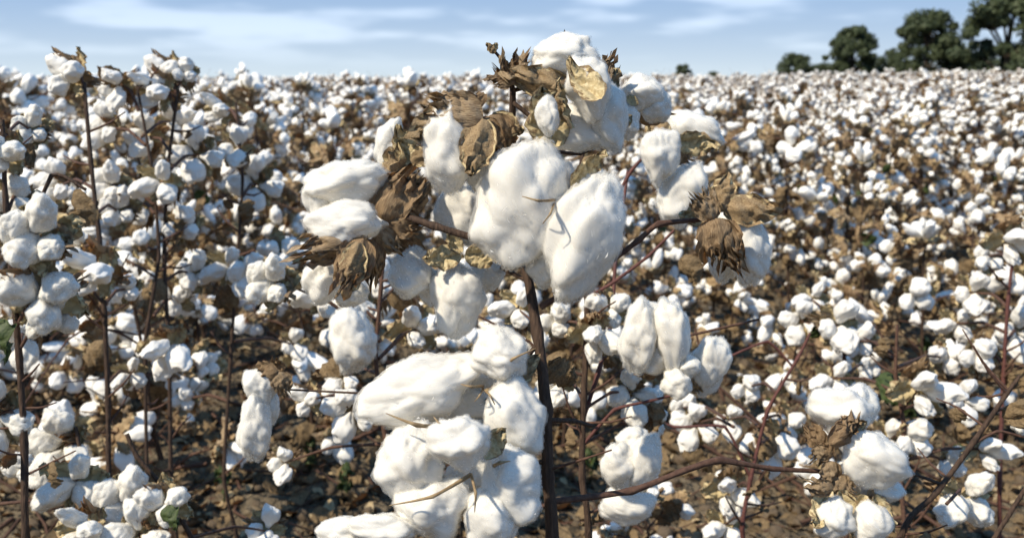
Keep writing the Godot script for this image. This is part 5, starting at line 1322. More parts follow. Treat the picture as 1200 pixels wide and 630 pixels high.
	st("branch", [Vector3(-0.4839, 0.5399, -1.0726), Vector3(-0.4990, 0.5527, -1.0762), Vector3(-0.5111, 0.5662, -1.0800)], [0.0016, 0.0012, 0.0007], "twig")
	lf(Vector3(-0.4990, 0.5527, -1.0762), Vector3(-0.5136, 0.5375, -1.0733), 0.0172, 97.5, 0, false)
	st("branch", [Vector3(-0.4822, 0.5226, -1.0693), Vector3(-0.5048, 0.5343, -1.0697), Vector3(-0.5226, 0.5465, -1.0703)], [0.0016, 0.0012, 0.0007], "twig")
	st("branch", [Vector3(-0.4920, 0.5679, -1.0780), Vector3(-0.5151, 0.5978, -1.0787), Vector3(-0.5330, 0.6206, -1.0780)], [0.0016, 0.0012, 0.0007], "twig")
	lf(Vector3(-0.5151, 0.5978, -1.0787), Vector3(-0.5037, 0.5846, -1.0762), 0.0172, 56.1, 1, false)
	st("branch", [Vector3(-0.4831, 0.5315, -1.0710), Vector3(-0.4493, 0.5451, -1.0567), Vector3(-0.4215, 0.5596, -1.0427)], [0.0016, 0.0012, 0.0007], "twig")
	st("branch", [Vector3(-0.4826, 0.5275, -1.0702), Vector3(-0.4497, 0.5496, -1.0673), Vector3(-0.4231, 0.5693, -1.0639)], [0.0016, 0.0012, 0.0007], "twig")
	lf(Vector3(-0.4497, 0.5496, -1.0673), Vector3(-0.4585, 0.5265, -1.0628), 0.0255, 158.9, 2, false)
	st("branch", [Vector3(-0.4795, 0.4968, -1.0643), Vector3(-0.4510, 0.5311, -1.0454), Vector3(-0.4268, 0.5571, -1.0250)], [0.0016, 0.0012, 0.0007], "twig")
	st("branch", [Vector3(-0.4820, 0.5215, -1.0690), Vector3(-0.4787, 0.5298, -1.0969), Vector3(-0.4776, 0.5283, -1.1229)], [0.0016, 0.0012, 0.0007], "twig")
	lf(Vector3(-0.4787, 0.5298, -1.0969), Vector3(-0.4950, 0.5119, -1.0935), 0.0175, 144.9, 3, false)
	st("branch", [Vector3(-0.5007, 0.5990, -1.0840), Vector3(-0.5211, 0.5959, -1.0909), Vector3(-0.5382, 0.5989, -1.0990)], [0.0016, 0.0012, 0.0007], "twig")
	st("main_stem", [Vector3(-0.5041, -0.0200, -1.0939), Vector3(-0.4856, 0.2467, -1.0788), Vector3(-0.4792, 0.4933, -1.0636), Vector3(-0.4842, 0.5423, -1.0731), Vector3(-0.4991, 0.5913, -1.0826), Vector3(-0.5111, 0.6501, -1.0939)], [0.0039, 0.0034, 0.0031, 0.0031, 0.0027, 0.0022], "stem")
	st("branch", [Vector3(-0.3694, 0.5129, -1.0674), Vector3(-0.4093, 0.5815, -1.0807), Vector3(-0.4392, 0.6158, -1.0873), Vector3(-0.4512, 0.6423, -1.0924)], [0.0031, 0.0027, 0.0025, 0.0027], "stem")
	st("branch", [Vector3(-0.5990, 0.5619, -1.0769), Vector3(-0.5391, 0.5668, -1.0778), Vector3(-0.4812, 0.5619, -1.0769)], [0.0021, 0.0021, 0.0019], "twig")
	sb(Vector3(-0.5312, 0.6228, -1.1085), 0.701, Vector3(-0.10, 0.20, 1.00), 0)
	st("branch", [Vector3(-0.5041, 0.6109, -1.0864), Vector3(-0.5136, 0.6289, -1.0934), Vector3(-0.5312, 0.6228, -1.1085)], [0.0022, 0.0018, 0.0013], "twig")
	sb(Vector3(-0.4986, 0.6019, -1.0546), 0.752, Vector3(0.10, 0.00, 1.00), 1)
	st("branch", [Vector3(-0.4941, 0.5717, -1.0788), Vector3(-0.4924, 0.5988, -1.0627), Vector3(-0.4986, 0.6019, -1.0546)], [0.0022, 0.0018, 0.0013], "twig")
	sb(Vector3(-0.4411, 0.5746, -1.0520), 0.833, Vector3(0.00, 0.30, 1.00), 2)
	st("branch", [Vector3(-0.4872, 0.5521, -1.0750), Vector3(-0.4601, 0.5753, -1.0595), Vector3(-0.4411, 0.5746, -1.0520)], [0.0022, 0.0018, 0.0013], "twig")
	sb(Vector3(-0.3747, 0.5983, -0.9972), 0.543, Vector3(0.20, 0.30, 1.00), 3)
	st("branch", [Vector3(-0.3993, 0.5619, -1.0769), Vector3(-0.3830, 0.5921, -1.0330), Vector3(-0.3747, 0.5983, -0.9972)], [0.0022, 0.0018, 0.0013], "twig")
	sb(Vector3(-0.4603, 0.5697, -0.9928), 0.582, Vector3(0.00, 0.40, 1.00), 4)
	st("branch", [Vector3(-0.4842, 0.5325, -1.0712), Vector3(-0.4682, 0.5631, -1.0280), Vector3(-0.4603, 0.5697, -0.9928)], [0.0022, 0.0018, 0.0013], "twig")
	sb(Vector3(-0.6209, 0.5607, -1.1923), 0.508, Vector3(-0.30, 0.10, 1.00), 5)
	st("branch", [Vector3(-0.4991, 0.5913, -1.0826), Vector3(-0.5560, 0.5880, -1.1334), Vector3(-0.6209, 0.5607, -1.1923)], [0.0022, 0.0018, 0.0013], "twig")
	sb(Vector3(-0.3398, 0.4324, -1.2726), 0.623, Vector3(0.00, 0.50, 1.00), 6)
	st("branch", [Vector3(-0.3743, 0.5227, -1.0693), Vector3(-0.3531, 0.4896, -1.1670), Vector3(-0.3398, 0.4324, -1.2726)], [0.0022, 0.0018, 0.0013], "twig")
	sb(Vector3(-0.4039, 0.5650, -0.9913), 0.582, Vector3(0.20, 0.50, 1.00), 0)
	st("branch", [Vector3(-0.4812, 0.5227, -1.0693), Vector3(-0.4385, 0.5559, -1.0263), Vector3(-0.4039, 0.5650, -0.9913)], [0.0022, 0.0018, 0.0013], "twig")
	lf(Vector3(-0.3684, 0.6041, -0.9628), Vector3(-0.3380, 0.5935, -0.9608), 0.0232, 0.0, 0, true)
	here = thing("cotton_plant", Vector3(0.4210, ground_height(0.4210, -0.9513) - 0.01, -0.9513), "bare dark cotton twig plant rising aslant by the cluster of bolls", "cotton plant", "")
	st("branch", [Vector3(0.3974, 0.5929, -0.9301), Vector3(0.3795, 0.5971, -0.9141), Vector3(0.3642, 0.6082, -0.8993)], [0.0014, 0.0011, 0.0006], "twig")
	lf(Vector3(0.3795, 0.5971, -0.9141), Vector3(0.3920, 0.5693, -0.9087), 0.0230, 41.6, 0, false)
	st("branch", [Vector3(0.5052, 0.7370, -0.9580), Vector3(0.4940, 0.7282, -0.9695), Vector3(0.4859, 0.7251, -0.9821)], [0.0014, 0.0011, 0.0006], "twig")
	st("branch", [Vector3(0.4054, 0.6028, -0.9320), Vector3(0.3914, 0.5918, -0.9550), Vector3(0.3811, 0.5862, -0.9791)], [0.0014, 0.0011, 0.0006], "twig")
	lf(Vector3(0.3914, 0.5918, -0.9550), Vector3(0.3888, 0.5759, -0.9519), 0.0219, 41.1, 1, false)
	st("branch", [Vector3(0.5059, 0.7379, -0.9581), Vector3(0.4843, 0.7640, -0.9730), Vector3(0.4675, 0.7951, -0.9888)], [0.0014, 0.0011, 0.0006], "twig")
	st("branch", [Vector3(0.3990, 0.5948, -0.9305), Vector3(0.4130, 0.6085, -0.9077), Vector3(0.4212, 0.6267, -0.8858)], [0.0014, 0.0011, 0.0006], "twig")
	lf(Vector3(0.4130, 0.6085, -0.9077), Vector3(0.4040, 0.5858, -0.9033), 0.0197, 83.6, 2, false)
	st("branch", [Vector3(0.4436, 0.6514, -0.9414), Vector3(0.4372, 0.6554, -0.9673), Vector3(0.4334, 0.6629, -0.9939)], [0.0014, 0.0011, 0.0006], "twig")
	st("branch", [Vector3(0.4810, 0.7026, -0.9513), Vector3(0.4693, 0.7103, -0.9875), Vector3(0.4616, 0.7090, -1.0219)], [0.0014, 0.0011, 0.0006], "twig")
	lf(Vector3(0.4693, 0.7103, -0.9875), Vector3(0.4691, 0.6939, -0.9843), 0.0182, 42.9, 3, false)
	st("branch", [Vector3(0.5040, 0.7354, -0.9577), Vector3(0.4819, 0.7595, -0.9555), Vector3(0.4637, 0.7869, -0.9540)], [0.0014, 0.0011, 0.0006], "twig")
	st("main_stem", [Vector3(0.4210, -0.0200, -0.9513), Vector3(0.4140, 0.2949, -0.9404), Vector3(0.3950, 0.5898, -0.9295), Vector3(0.4340, 0.6384, -0.9389), Vector3(0.4688, 0.6852, -0.9480), Vector3(0.5035, 0.7347, -0.9575), Vector3(0.5174, 0.7534, -0.9612)], [0.0037, 0.0033, 0.0030, 0.0028, 0.0026, 0.0022, 0.0016], "stem")
	st("branch", [Vector3(0.4384, 0.6443, -0.9400), Vector3(0.4080, 0.6554, -0.9422), Vector3(0.3889, 0.6512, -0.9414)], [0.0019, 0.0016, 0.0016], "stem")
	st("branch", [Vector3(0.4688, 0.6852, -0.9480), Vector3(0.4948, 0.6980, -0.9504), Vector3(0.5208, 0.6921, -0.9493)], [0.0016, 0.0014, 0.0013], "twig")
	st("branch", [Vector3(0.4861, 0.5830, -0.9282), Vector3(0.5078, 0.6171, -0.9348), Vector3(0.5295, 0.6512, -0.9414)], [0.0024, 0.0022, 0.0022], "stem")
	sb(Vector3(0.5005, 0.5916, -1.0313), 0.718, Vector3(0.10, 0.00, 1.00), 1)
	st("branch", [Vector3(0.4427, 0.6256, -0.9364), Vector3(0.4756, 0.6206, -0.9799), Vector3(0.5005, 0.5916, -1.0313)], [0.0019, 0.0015, 0.0011], "twig")
	sb(Vector3(0.6318, 0.6403, -1.1566), 0.488, Vector3(-0.20, 0.20, 1.00), 2)
	st("branch", [Vector3(0.4948, 0.7193, -0.9546), Vector3(0.5673, 0.6918, -1.0516), Vector3(0.6318, 0.6403, -1.1566)], [0.0019, 0.0015, 0.0011], "twig")
	lf(Vector3(0.5122, 0.7279, -0.9562), Vector3(0.5260, 0.7023, -0.9513), 0.0347, 10.0, 1, false)
	br(Vector3(0.4427, 0.6298, -0.9372), Vector3(0.4340, 0.6085, -0.9331), 0.0226, 170.0, 4)
	here = thing("cotton_plant", Vector3(0.6216, ground_height(0.6216, -1.4744) - 0.01, -1.4744), "low cotton plant with plump bolls and a dark leaf, beyond the slanting twig", "cotton plant", "")
	st("branch", [Vector3(0.6125, 0.5489, -1.4818), Vector3(0.6518, 0.5579, -1.5110), Vector3(0.6862, 0.5663, -1.5402)], [0.0022, 0.0017, 0.0010], "twig")
	lf(Vector3(0.6518, 0.5579, -1.5110), Vector3(0.6342, 0.5383, -1.5072), 0.0235, 33.3, 0, false)
	st("branch", [Vector3(0.6055, 0.5921, -1.4901), Vector3(0.5853, 0.6033, -1.5000), Vector3(0.5695, 0.6176, -1.5105)], [0.0022, 0.0017, 0.0010], "twig")
	st("branch", [Vector3(0.6067, 0.6260, -1.4967), Vector3(0.5845, 0.6501, -1.4999), Vector3(0.5667, 0.6741, -1.5031)], [0.0022, 0.0017, 0.0010], "twig")
	lf(Vector3(0.5845, 0.6501, -1.4999), Vector3(0.5908, 0.6307, -1.4962), 0.0193, 14.0, 1, false)
	st("branch", [Vector3(0.6154, 0.4079, -1.4545), Vector3(0.6295, 0.4392, -1.4533), Vector3(0.6401, 0.4715, -1.4522)], [0.0022, 0.0017, 0.0010], "twig")
	st("branch", [Vector3(0.6213, 0.3301, -1.4394), Vector3(0.6099, 0.3448, -1.4762), Vector3(0.6025, 0.3610, -1.5133)], [0.0022, 0.0017, 0.0010], "twig")
	lf(Vector3(0.6099, 0.3448, -1.4762), Vector3(0.6220, 0.3203, -1.4715), 0.0239, 37.6, 2, false)
	st("branch", [Vector3(0.6144, 0.4208, -1.4570), Vector3(0.5976, 0.4432, -1.4639), Vector3(0.5843, 0.4729, -1.4722)], [0.0022, 0.0017, 0.0010], "twig")
	st("branch", [Vector3(0.6065, 0.6203, -1.4956), Vector3(0.5775, 0.6373, -1.4990), Vector3(0.5543, 0.6496, -1.5015)], [0.0022, 0.0017, 0.0010], "twig")
	lf(Vector3(0.5775, 0.6373, -1.4990), Vector3(0.5842, 0.6172, -1.4951), 0.0247, 67.3, 3, false)
	st("branch", [Vector3(0.6199, 0.3486, -1.4430), Vector3(0.6384, 0.3811, -1.4290), Vector3(0.6509, 0.4197, -1.4161)], [0.0022, 0.0017, 0.0010], "twig")
	st("main_stem", [Vector3(0.6216, -0.0200, -1.4744), Vector3(0.6276, 0.1631, -1.4565), Vector3(0.6216, 0.3261, -1.4386), Vector3(0.6135, 0.4318, -1.4591), Vector3(0.6189, 0.5110, -1.4744), Vector3(0.6055, 0.5903, -1.4898), Vector3(0.6082, 0.6696, -1.5051)], [0.0048, 0.0042, 0.0038, 0.0035, 0.0033, 0.0028, 0.0022], "twig")
	sb(Vector3(0.6303, 0.5770, -1.4621), 0.914, Vector3(0.10, 0.10, 1.00), 4)
	st("branch", [Vector3(0.6162, 0.5375, -1.4796), Vector3(0.6273, 0.5692, -1.4668), Vector3(0.6303, 0.5770, -1.4621)], [0.0030, 0.0024, 0.0018], "twig")
	sb(Vector3(0.6359, 0.4850, -1.4925), 0.830, Vector3(0.20, 0.10, 1.00), 5)
	st("branch", [Vector3(0.6162, 0.4846, -1.4693), Vector3(0.6301, 0.4968, -1.4769), Vector3(0.6359, 0.4850, -1.4925)], [0.0030, 0.0024, 0.0018], "twig")
	sb(Vector3(0.6179, 0.4671, -1.5374), 0.739, Vector3(-0.20, 0.10, 1.00), 6)
	st("branch", [Vector3(0.6162, 0.4846, -1.4693), Vector3(0.6211, 0.4879, -1.4994), Vector3(0.6179, 0.4671, -1.5374)], [0.0030, 0.0024, 0.0018], "twig")
	sb(Vector3(0.7628, 0.5168, -1.5940), 0.609, Vector3(0.30, 0.10, 1.00), 0)
	st("branch", [Vector3(0.6135, 0.5375, -1.4796), Vector3(0.6922, 0.5391, -1.5328), Vector3(0.7628, 0.5168, -1.5940)], [0.0030, 0.0024, 0.0018], "twig")
	sb(Vector3(0.5759, 0.5200, -1.7010), 0.776, Vector3(-0.30, 0.10, 1.00), 1)
	st("branch", [Vector3(0.6082, 0.5639, -1.4847), Vector3(0.5960, 0.5539, -1.5888), Vector3(0.5759, 0.5200, -1.7010)], [0.0030, 0.0024, 0.0018], "twig")
	sb(Vector3(0.6563, 0.5604, -1.8101), 0.752, Vector3(-0.30, 0.20, 1.00), 2)
	st("branch", [Vector3(0.6055, 0.6167, -1.4949), Vector3(0.6349, 0.6006, -1.6485), Vector3(0.6563, 0.5604, -1.8101)], [0.0030, 0.0024, 0.0018], "twig")
	sb(Vector3(0.8211, 0.5289, -1.8040), 0.752, Vector3(0.30, 0.20, 1.00), 3)
	st("branch", [Vector3(0.6082, 0.6035, -1.4923), Vector3(0.7186, 0.5782, -1.6442), Vector3(0.8211, 0.5289, -1.8040)], [0.0030, 0.0024, 0.0018], "twig")
	sb(Vector3(0.7477, 0.4695, -1.4859), 0.716, Vector3(0.30, 0.10, 1.00), 4)
	st("branch", [Vector3(0.6162, 0.4582, -1.4642), Vector3(0.6860, 0.4759, -1.4710), Vector3(0.7477, 0.4695, -1.4859)], [0.0030, 0.0024, 0.0018], "twig")
	sb(Vector3(0.7410, 0.4111, -1.5765), 0.701, Vector3(0.20, 0.10, 1.00), 5)
	st("branch", [Vector3(0.6162, 0.4582, -1.4642), Vector3(0.6826, 0.4466, -1.5163), Vector3(0.7410, 0.4111, -1.5765)], [0.0030, 0.0024, 0.0018], "twig")
	lf(Vector3(0.6389, 0.5755, -1.5378), Vector3(0.5972, 0.5209, -1.5273), 0.0611, 20.0, 0, true)
	lf(Vector3(0.7448, 0.4763, -1.5696), Vector3(0.7878, 0.4482, -1.5641), 0.0430, 20.0, 1, false)
	here = thing("cotton_plant", Vector3(0.6432, ground_height(0.6432, -1.8074) - 0.01, -1.8074), "cotton plant with one round bright boll set well clear of the soil", "cotton plant", "")
	st("branch", [Vector3(0.6555, 0.3742, -1.8044), Vector3(0.6441, 0.3670, -1.8151), Vector3(0.6355, 0.3701, -1.8277)], [0.0027, 0.0020, 0.0012], "twig")
	lf(Vector3(0.6441, 0.3670, -1.8151), Vector3(0.6575, 0.3432, -1.8104), 0.0211, 76.6, 0, false)
	st("branch", [Vector3(0.6393, 0.5479, -1.8381), Vector3(0.6270, 0.5491, -1.8529), Vector3(0.6179, 0.5601, -1.8697)], [0.0027, 0.0020, 0.0012], "twig")
	st("branch", [Vector3(0.6569, 0.3468, -1.7992), Vector3(0.6485, 0.3569, -1.8156), Vector3(0.6425, 0.3666, -1.8320)], [0.0027, 0.0020, 0.0012], "twig")
	lf(Vector3(0.6485, 0.3569, -1.8156), Vector3(0.6375, 0.3358, -1.8115), 0.0240, 124.2, 1, false)
	st("branch", [Vector3(0.6427, 0.5226, -1.8332), Vector3(0.6495, 0.5417, -1.8162), Vector3(0.6532, 0.5611, -1.7993)], [0.0027, 0.0020, 0.0012], "twig")
	st("branch", [Vector3(0.6467, 0.4844, -1.8258), Vector3(0.6268, 0.4938, -1.8550), Vector3(0.6119, 0.5113, -1.8857)], [0.0027, 0.0020, 0.0012], "twig")
	lf(Vector3(0.6268, 0.4938, -1.8550), Vector3(0.6090, 0.4709, -1.8505), 0.0175, 60.4, 2, false)
	st("branch", [Vector3(0.6470, 0.4816, -1.8252), Vector3(0.6233, 0.4936, -1.8235), Vector3(0.6042, 0.5131, -1.8232)], [0.0027, 0.0020, 0.0012], "twig")
	st("branch", [Vector3(0.6550, 0.3846, -1.8065), Vector3(0.6327, 0.4131, -1.7995), Vector3(0.6141, 0.4373, -1.7916)], [0.0027, 0.0020, 0.0012], "twig")
	lf(Vector3(0.6327, 0.4131, -1.7995), Vector3(0.6212, 0.3861, -1.7942), 0.0278, 137.8, 3, false)
	st("branch", [Vector3(0.6571, 0.3444, -1.7987), Vector3(0.6804, 0.3384, -1.8116), Vector3(0.7003, 0.3427, -1.8265)], [0.0027, 0.0020, 0.0012], "twig")
	st("main_stem", [Vector3(0.6432, -0.0200, -1.8074), Vector3(0.6575, 0.1461, -1.7980), Vector3(0.6597, 0.2922, -1.7886), Vector3(0.6531, 0.4217, -1.8137), Vector3(0.6432, 0.5189, -1.8325), Vector3(0.6366, 0.5675, -1.8419)], [0.0046, 0.0040, 0.0037, 0.0035, 0.0031, 0.0025], "twig")
	sb(Vector3(0.6167, 0.5870, -1.8219), 0.957, Vector3(0.00, 0.10, 1.00), 6)
	st("branch", [Vector3(0.6399, 0.5513, -1.8387), Vector3(0.6323, 0.5811, -1.8263), Vector3(0.6167, 0.5870, -1.8219)], [0.0036, 0.0029, 0.0022], "twig")
	sb(Vector3(0.5962, 0.5605, -1.9625), 0.739, Vector3(-0.30, 0.10, 1.00), 0)
	st("branch", [Vector3(0.6432, 0.5351, -1.8356), Vector3(0.6237, 0.5598, -1.8950), Vector3(0.5962, 0.5605, -1.9625)], [0.0036, 0.0029, 0.0022], "twig")
	sb(Vector3(0.6442, 0.5842, -2.0700), 0.776, Vector3(-0.30, 0.20, 1.00), 1)
	st("branch", [Vector3(0.6432, 0.5513, -1.8387), Vector3(0.6477, 0.5797, -1.9504), Vector3(0.6442, 0.5842, -2.0700)], [0.0036, 0.0029, 0.0022], "twig")
	sb(Vector3(0.7600, 0.4432, -2.0405), 0.698, Vector3(0.30, 0.10, 1.00), 2)
	st("branch", [Vector3(0.6465, 0.4865, -1.8262), Vector3(0.7073, 0.4769, -1.9294), Vector3(0.7600, 0.4432, -2.0405)], [0.0036, 0.0029, 0.0022], "twig")
	lf(Vector3(0.5938, 0.5594, -1.8403), Vector3(0.5806, 0.5837, -1.8450), 0.0330, 20.0, 1, true)
	here = thing("cotton_plant", Vector3(0.3971, ground_height(0.3971, -1.4269) - 0.01, -1.4269), "sprawling reddish cotton plant with small half-hidden bolls near the soil", "cotton plant", "")
	st("branch", [Vector3(0.3580, 0.4130, -1.4045), Vector3(0.3940, 0.4001, -1.4269), Vector3(0.4249, 0.3956, -1.4508)], [0.0021, 0.0016, 0.0010], "twig")
	lf(Vector3(0.3940, 0.4001, -1.4269), Vector3(0.3867, 0.3888, -1.4247), 0.0221, 63.7, 0, false)
	st("branch", [Vector3(0.3885, 0.5457, -1.4302), Vector3(0.4068, 0.5680, -1.4516), Vector3(0.4226, 0.5933, -1.4736)], [0.0021, 0.0016, 0.0010], "twig")
	st("branch", [Vector3(0.3591, 0.4192, -1.4057), Vector3(0.3729, 0.4566, -1.3917), Vector3(0.3825, 0.4873, -1.3764)], [0.0021, 0.0016, 0.0010], "twig")
	lf(Vector3(0.3729, 0.4566, -1.3917), Vector3(0.3632, 0.4279, -1.3861), 0.0189, 129.6, 1, false)
	st("branch", [Vector3(0.3716, 0.4794, -1.4174), Vector3(0.3466, 0.4949, -1.4068), Vector3(0.3262, 0.5164, -1.3974)], [0.0021, 0.0016, 0.0010], "twig")
	st("branch", [Vector3(0.3670, 0.4611, -1.4139), Vector3(0.3877, 0.4479, -1.4400), Vector3(0.4061, 0.4441, -1.4679)], [0.0021, 0.0016, 0.0010], "twig")
	lf(Vector3(0.3877, 0.4479, -1.4400), Vector3(0.3988, 0.4386, -1.4382), 0.0232, 172.2, 2, false)
	st("branch", [Vector3(0.3523, 0.3791, -1.3980), Vector3(0.3320, 0.4135, -1.3800), Vector3(0.3150, 0.4453, -1.3615)], [0.0021, 0.0016, 0.0010], "twig")
	st("branch", [Vector3(0.4179, 0.5999, -1.4407), Vector3(0.4391, 0.5965, -1.4406), Vector3(0.4561, 0.6013, -1.4421)], [0.0021, 0.0016, 0.0010], "twig")
	lf(Vector3(0.4391, 0.5965, -1.4406), Vector3(0.4368, 0.5755, -1.4365), 0.0270, 116.1, 3, false)
	st("branch", [Vector3(0.3544, 0.3916, -1.4004), Vector3(0.3887, 0.3876, -1.4320), Vector3(0.4186, 0.3906, -1.4650)], [0.0021, 0.0016, 0.0010], "twig")
	st("main_stem", [Vector3(0.3971, -0.0200, -1.4269), Vector3(0.3803, 0.1875, -1.4120), Vector3(0.3516, 0.3750, -1.3972), Vector3(0.3646, 0.4517, -1.4120), Vector3(0.3906, 0.5540, -1.4318), Vector3(0.4362, 0.6307, -1.4467), Vector3(0.4557, 0.6691, -1.4541)], [0.0040, 0.0036, 0.0032, 0.0031, 0.0027, 0.0024, 0.0019], "red_stem")
	st("branch", [Vector3(0.3255, 0.6307, -1.4467), Vector3(0.3906, 0.6563, -1.4516), Vector3(0.4297, 0.6179, -1.4442)], [0.0019, 0.0019, 0.0018], "red_stem")
	st("branch", [Vector3(0.3646, 0.4517, -1.4120), Vector3(0.3255, 0.5284, -1.4269), Vector3(0.2474, 0.5284, -1.4269), Vector3(0.1823, 0.5540, -1.4318)], [0.0024, 0.0021, 0.0019, 0.0016], "red_stem")
	st("branch", [Vector3(0.3841, 0.5284, -1.4269), Vector3(0.2995, 0.6051, -1.4417), Vector3(0.2799, 0.6754, -1.4553)], [0.0024, 0.0021, 0.0016], "twig")
	sb(Vector3(0.4211, 0.4560, -1.5380), 0.975, Vector3(0.10, -0.40, 1.00), 3)
	st("branch", [Vector3(0.3802, 0.5029, -1.4219), Vector3(0.4046, 0.4914, -1.4760), Vector3(0.4211, 0.4560, -1.5380)], [0.0029, 0.0023, 0.0017], "twig")
	sb(Vector3(0.3606, 0.3823, -1.5238), 0.827, Vector3(-0.10, 0.10, 1.00), 4)
	st("branch", [Vector3(0.3646, 0.4389, -1.4096), Vector3(0.3666, 0.4226, -1.4627), Vector3(0.3606, 0.3823, -1.5238)], [0.0029, 0.0023, 0.0017], "twig")
	sb(Vector3(0.4382, 0.4905, -1.7438), 0.698, Vector3(-0.20, -0.10, 1.00), 5)
	st("branch", [Vector3(0.4036, 0.5796, -1.4368), Vector3(0.4249, 0.5470, -1.5863), Vector3(0.4382, 0.4905, -1.7438)], [0.0029, 0.0023, 0.0017], "twig")
	sb(Vector3(0.4021, 0.4318, -1.7320), 0.665, Vector3(-0.20, 0.00, 1.00), 6)
	st("branch", [Vector3(0.3776, 0.5284, -1.4269), Vector3(0.3938, 0.4921, -1.5754), Vector3(0.4021, 0.4318, -1.7320)], [0.0029, 0.0023, 0.0017], "twig")
	sb(Vector3(0.3228, 0.4589, -1.6357), 0.691, Vector3(-0.30, 0.00, 1.00), 0)
	st("branch", [Vector3(0.3385, 0.5284, -1.4269), Vector3(0.3347, 0.5057, -1.5273), Vector3(0.3228, 0.4589, -1.6357)], [0.0029, 0.0023, 0.0017], "twig")
	sb(Vector3(0.3492, 0.3268, -1.5106), 0.739, Vector3(-0.10, 0.30, 1.00), 1)
	st("branch", [Vector3(0.3516, 0.3878, -1.3997), Vector3(0.3544, 0.3693, -1.4511), Vector3(0.3492, 0.3268, -1.5106)], [0.0029, 0.0023, 0.0017], "twig")
	sb(Vector3(0.3333, 0.4200, -1.8309), 0.632, Vector3(-0.20, 0.10, 1.00), 2)
	st("branch", [Vector3(0.3255, 0.5412, -1.4294), Vector3(0.3334, 0.4926, -1.6261), Vector3(0.3333, 0.4200, -1.8309)], [0.0029, 0.0023, 0.0017], "twig")
	sb(Vector3(0.5318, 0.3893, -1.8286), 0.772, Vector3(0.20, 0.00, 1.00), 3)
	st("branch", [Vector3(0.3841, 0.5412, -1.4294), Vector3(0.4619, 0.4773, -1.6250), Vector3(0.5318, 0.3893, -1.8286)], [0.0029, 0.0023, 0.0017], "twig")
	lf(Vector3(0.4183, 0.4871, -1.5004), Vector3(0.3840, 0.4468, -1.4926), 0.0466, 20.0, 1, false)
	lf(Vector3(0.2778, 0.4528, -1.5141), Vector3(0.3333, 0.4323, -1.5101), 0.0417, 60.0, 2, false)
	here = thing("cotton_plant", Vector3(0.9219, ground_height(0.9219, -1.7123) - 0.01, -1.7123), "cotton plant with a long pale boll on an upright red stem", "cotton plant", "")
	st("branch", [Vector3(0.9001, 0.5031, -1.7275), Vector3(0.8839, 0.4955, -1.7523), Vector3(0.8728, 0.4972, -1.7789)], [0.0025, 0.0019, 0.0012], "twig")
	lf(Vector3(0.8839, 0.4955, -1.7523), Vector3(0.9008, 0.4658, -1.7466), 0.0188, 75.9, 0, false)
	st("branch", [Vector3(0.9013, 0.5222, -1.7312), Vector3(0.9093, 0.5460, -1.7186), Vector3(0.9137, 0.5656, -1.7050)], [0.0025, 0.0019, 0.0012], "twig")
	st("branch", [Vector3(0.9007, 0.5126, -1.7294), Vector3(0.9047, 0.5268, -1.7166), Vector3(0.9062, 0.5470, -1.7049)], [0.0025, 0.0019, 0.0012], "twig")
	lf(Vector3(0.9047, 0.5268, -1.7166), Vector3(0.9133, 0.5081, -1.7129), 0.0196, 82.5, 1, false)
	st("branch", [Vector3(0.9022, 0.5371, -1.7341), Vector3(0.9251, 0.5368, -1.7208), Vector3(0.9417, 0.5475, -1.7097)], [0.0025, 0.0019, 0.0012], "twig")
	st("branch", [Vector3(0.9012, 0.5210, -1.7310), Vector3(0.9158, 0.5253, -1.7258), Vector3(0.9268, 0.5385, -1.7224)], [0.0025, 0.0019, 0.0012], "twig")
	lf(Vector3(0.9158, 0.5253, -1.7258), Vector3(0.9296, 0.5052, -1.7219), 0.0193, 19.1, 2, false)
	st("branch", [Vector3(0.9035, 0.5583, -1.7382), Vector3(0.9344, 0.5720, -1.7448), Vector3(0.9597, 0.5934, -1.7528)], [0.0025, 0.0019, 0.0012], "twig")
	st("branch", [Vector3(0.9116, 0.6715, -1.7601), Vector3(0.8817, 0.6961, -1.7483), Vector3(0.8565, 0.7202, -1.7363)], [0.0025, 0.0019, 0.0012], "twig")
	lf(Vector3(0.8817, 0.6961, -1.7483), Vector3(0.8889, 0.6873, -1.7466), 0.0251, 75.4, 3, false)
	st("branch", [Vector3(0.9206, 0.7421, -1.7738), Vector3(0.8976, 0.7377, -1.7806), Vector3(0.8798, 0.7450, -1.7897)], [0.0025, 0.0019, 0.0012], "twig")
	st("main_stem", [Vector3(0.9219, -0.0200, -1.7123), Vector3(0.9138, 0.1660, -1.7034), Vector3(0.8938, 0.3321, -1.6944), Vector3(0.9000, 0.5008, -1.7271), Vector3(0.9094, 0.6542, -1.7568), Vector3(0.9250, 0.7769, -1.7806)], [0.0046, 0.0040, 0.0037, 0.0035, 0.0031, 0.0025], "red_stem")
	sb(Vector3(0.8938, 0.7656, -1.7512), 0.905, Vector3(0.10, -0.20, 1.00), 4)
	st("branch", [Vector3(0.9156, 0.7309, -1.7716), Vector3(0.9087, 0.7603, -1.7574), Vector3(0.8938, 0.7656, -1.7512)], [0.0034, 0.0028, 0.0021], "twig")
	sb(Vector3(0.8660, 0.5446, -1.7582), 0.831, Vector3(-0.30, 0.10, 1.00), 5)
	st("branch", [Vector3(0.9031, 0.5315, -1.7330), Vector3(0.8886, 0.5501, -1.7416), Vector3(0.8660, 0.5446, -1.7582)], [0.0034, 0.0028, 0.0021], "twig")
	sb(Vector3(0.8971, 0.6382, -1.8775), 0.807, Vector3(-0.30, 0.10, 1.00), 6)
	st("branch", [Vector3(0.9094, 0.6389, -1.7538), Vector3(0.9072, 0.6505, -1.8117), Vector3(0.8971, 0.6382, -1.8775)], [0.0034, 0.0028, 0.0021], "twig")
	sb(Vector3(0.9848, 0.5651, -1.8658), 0.877, Vector3(0.20, 0.10, 1.00), 0)
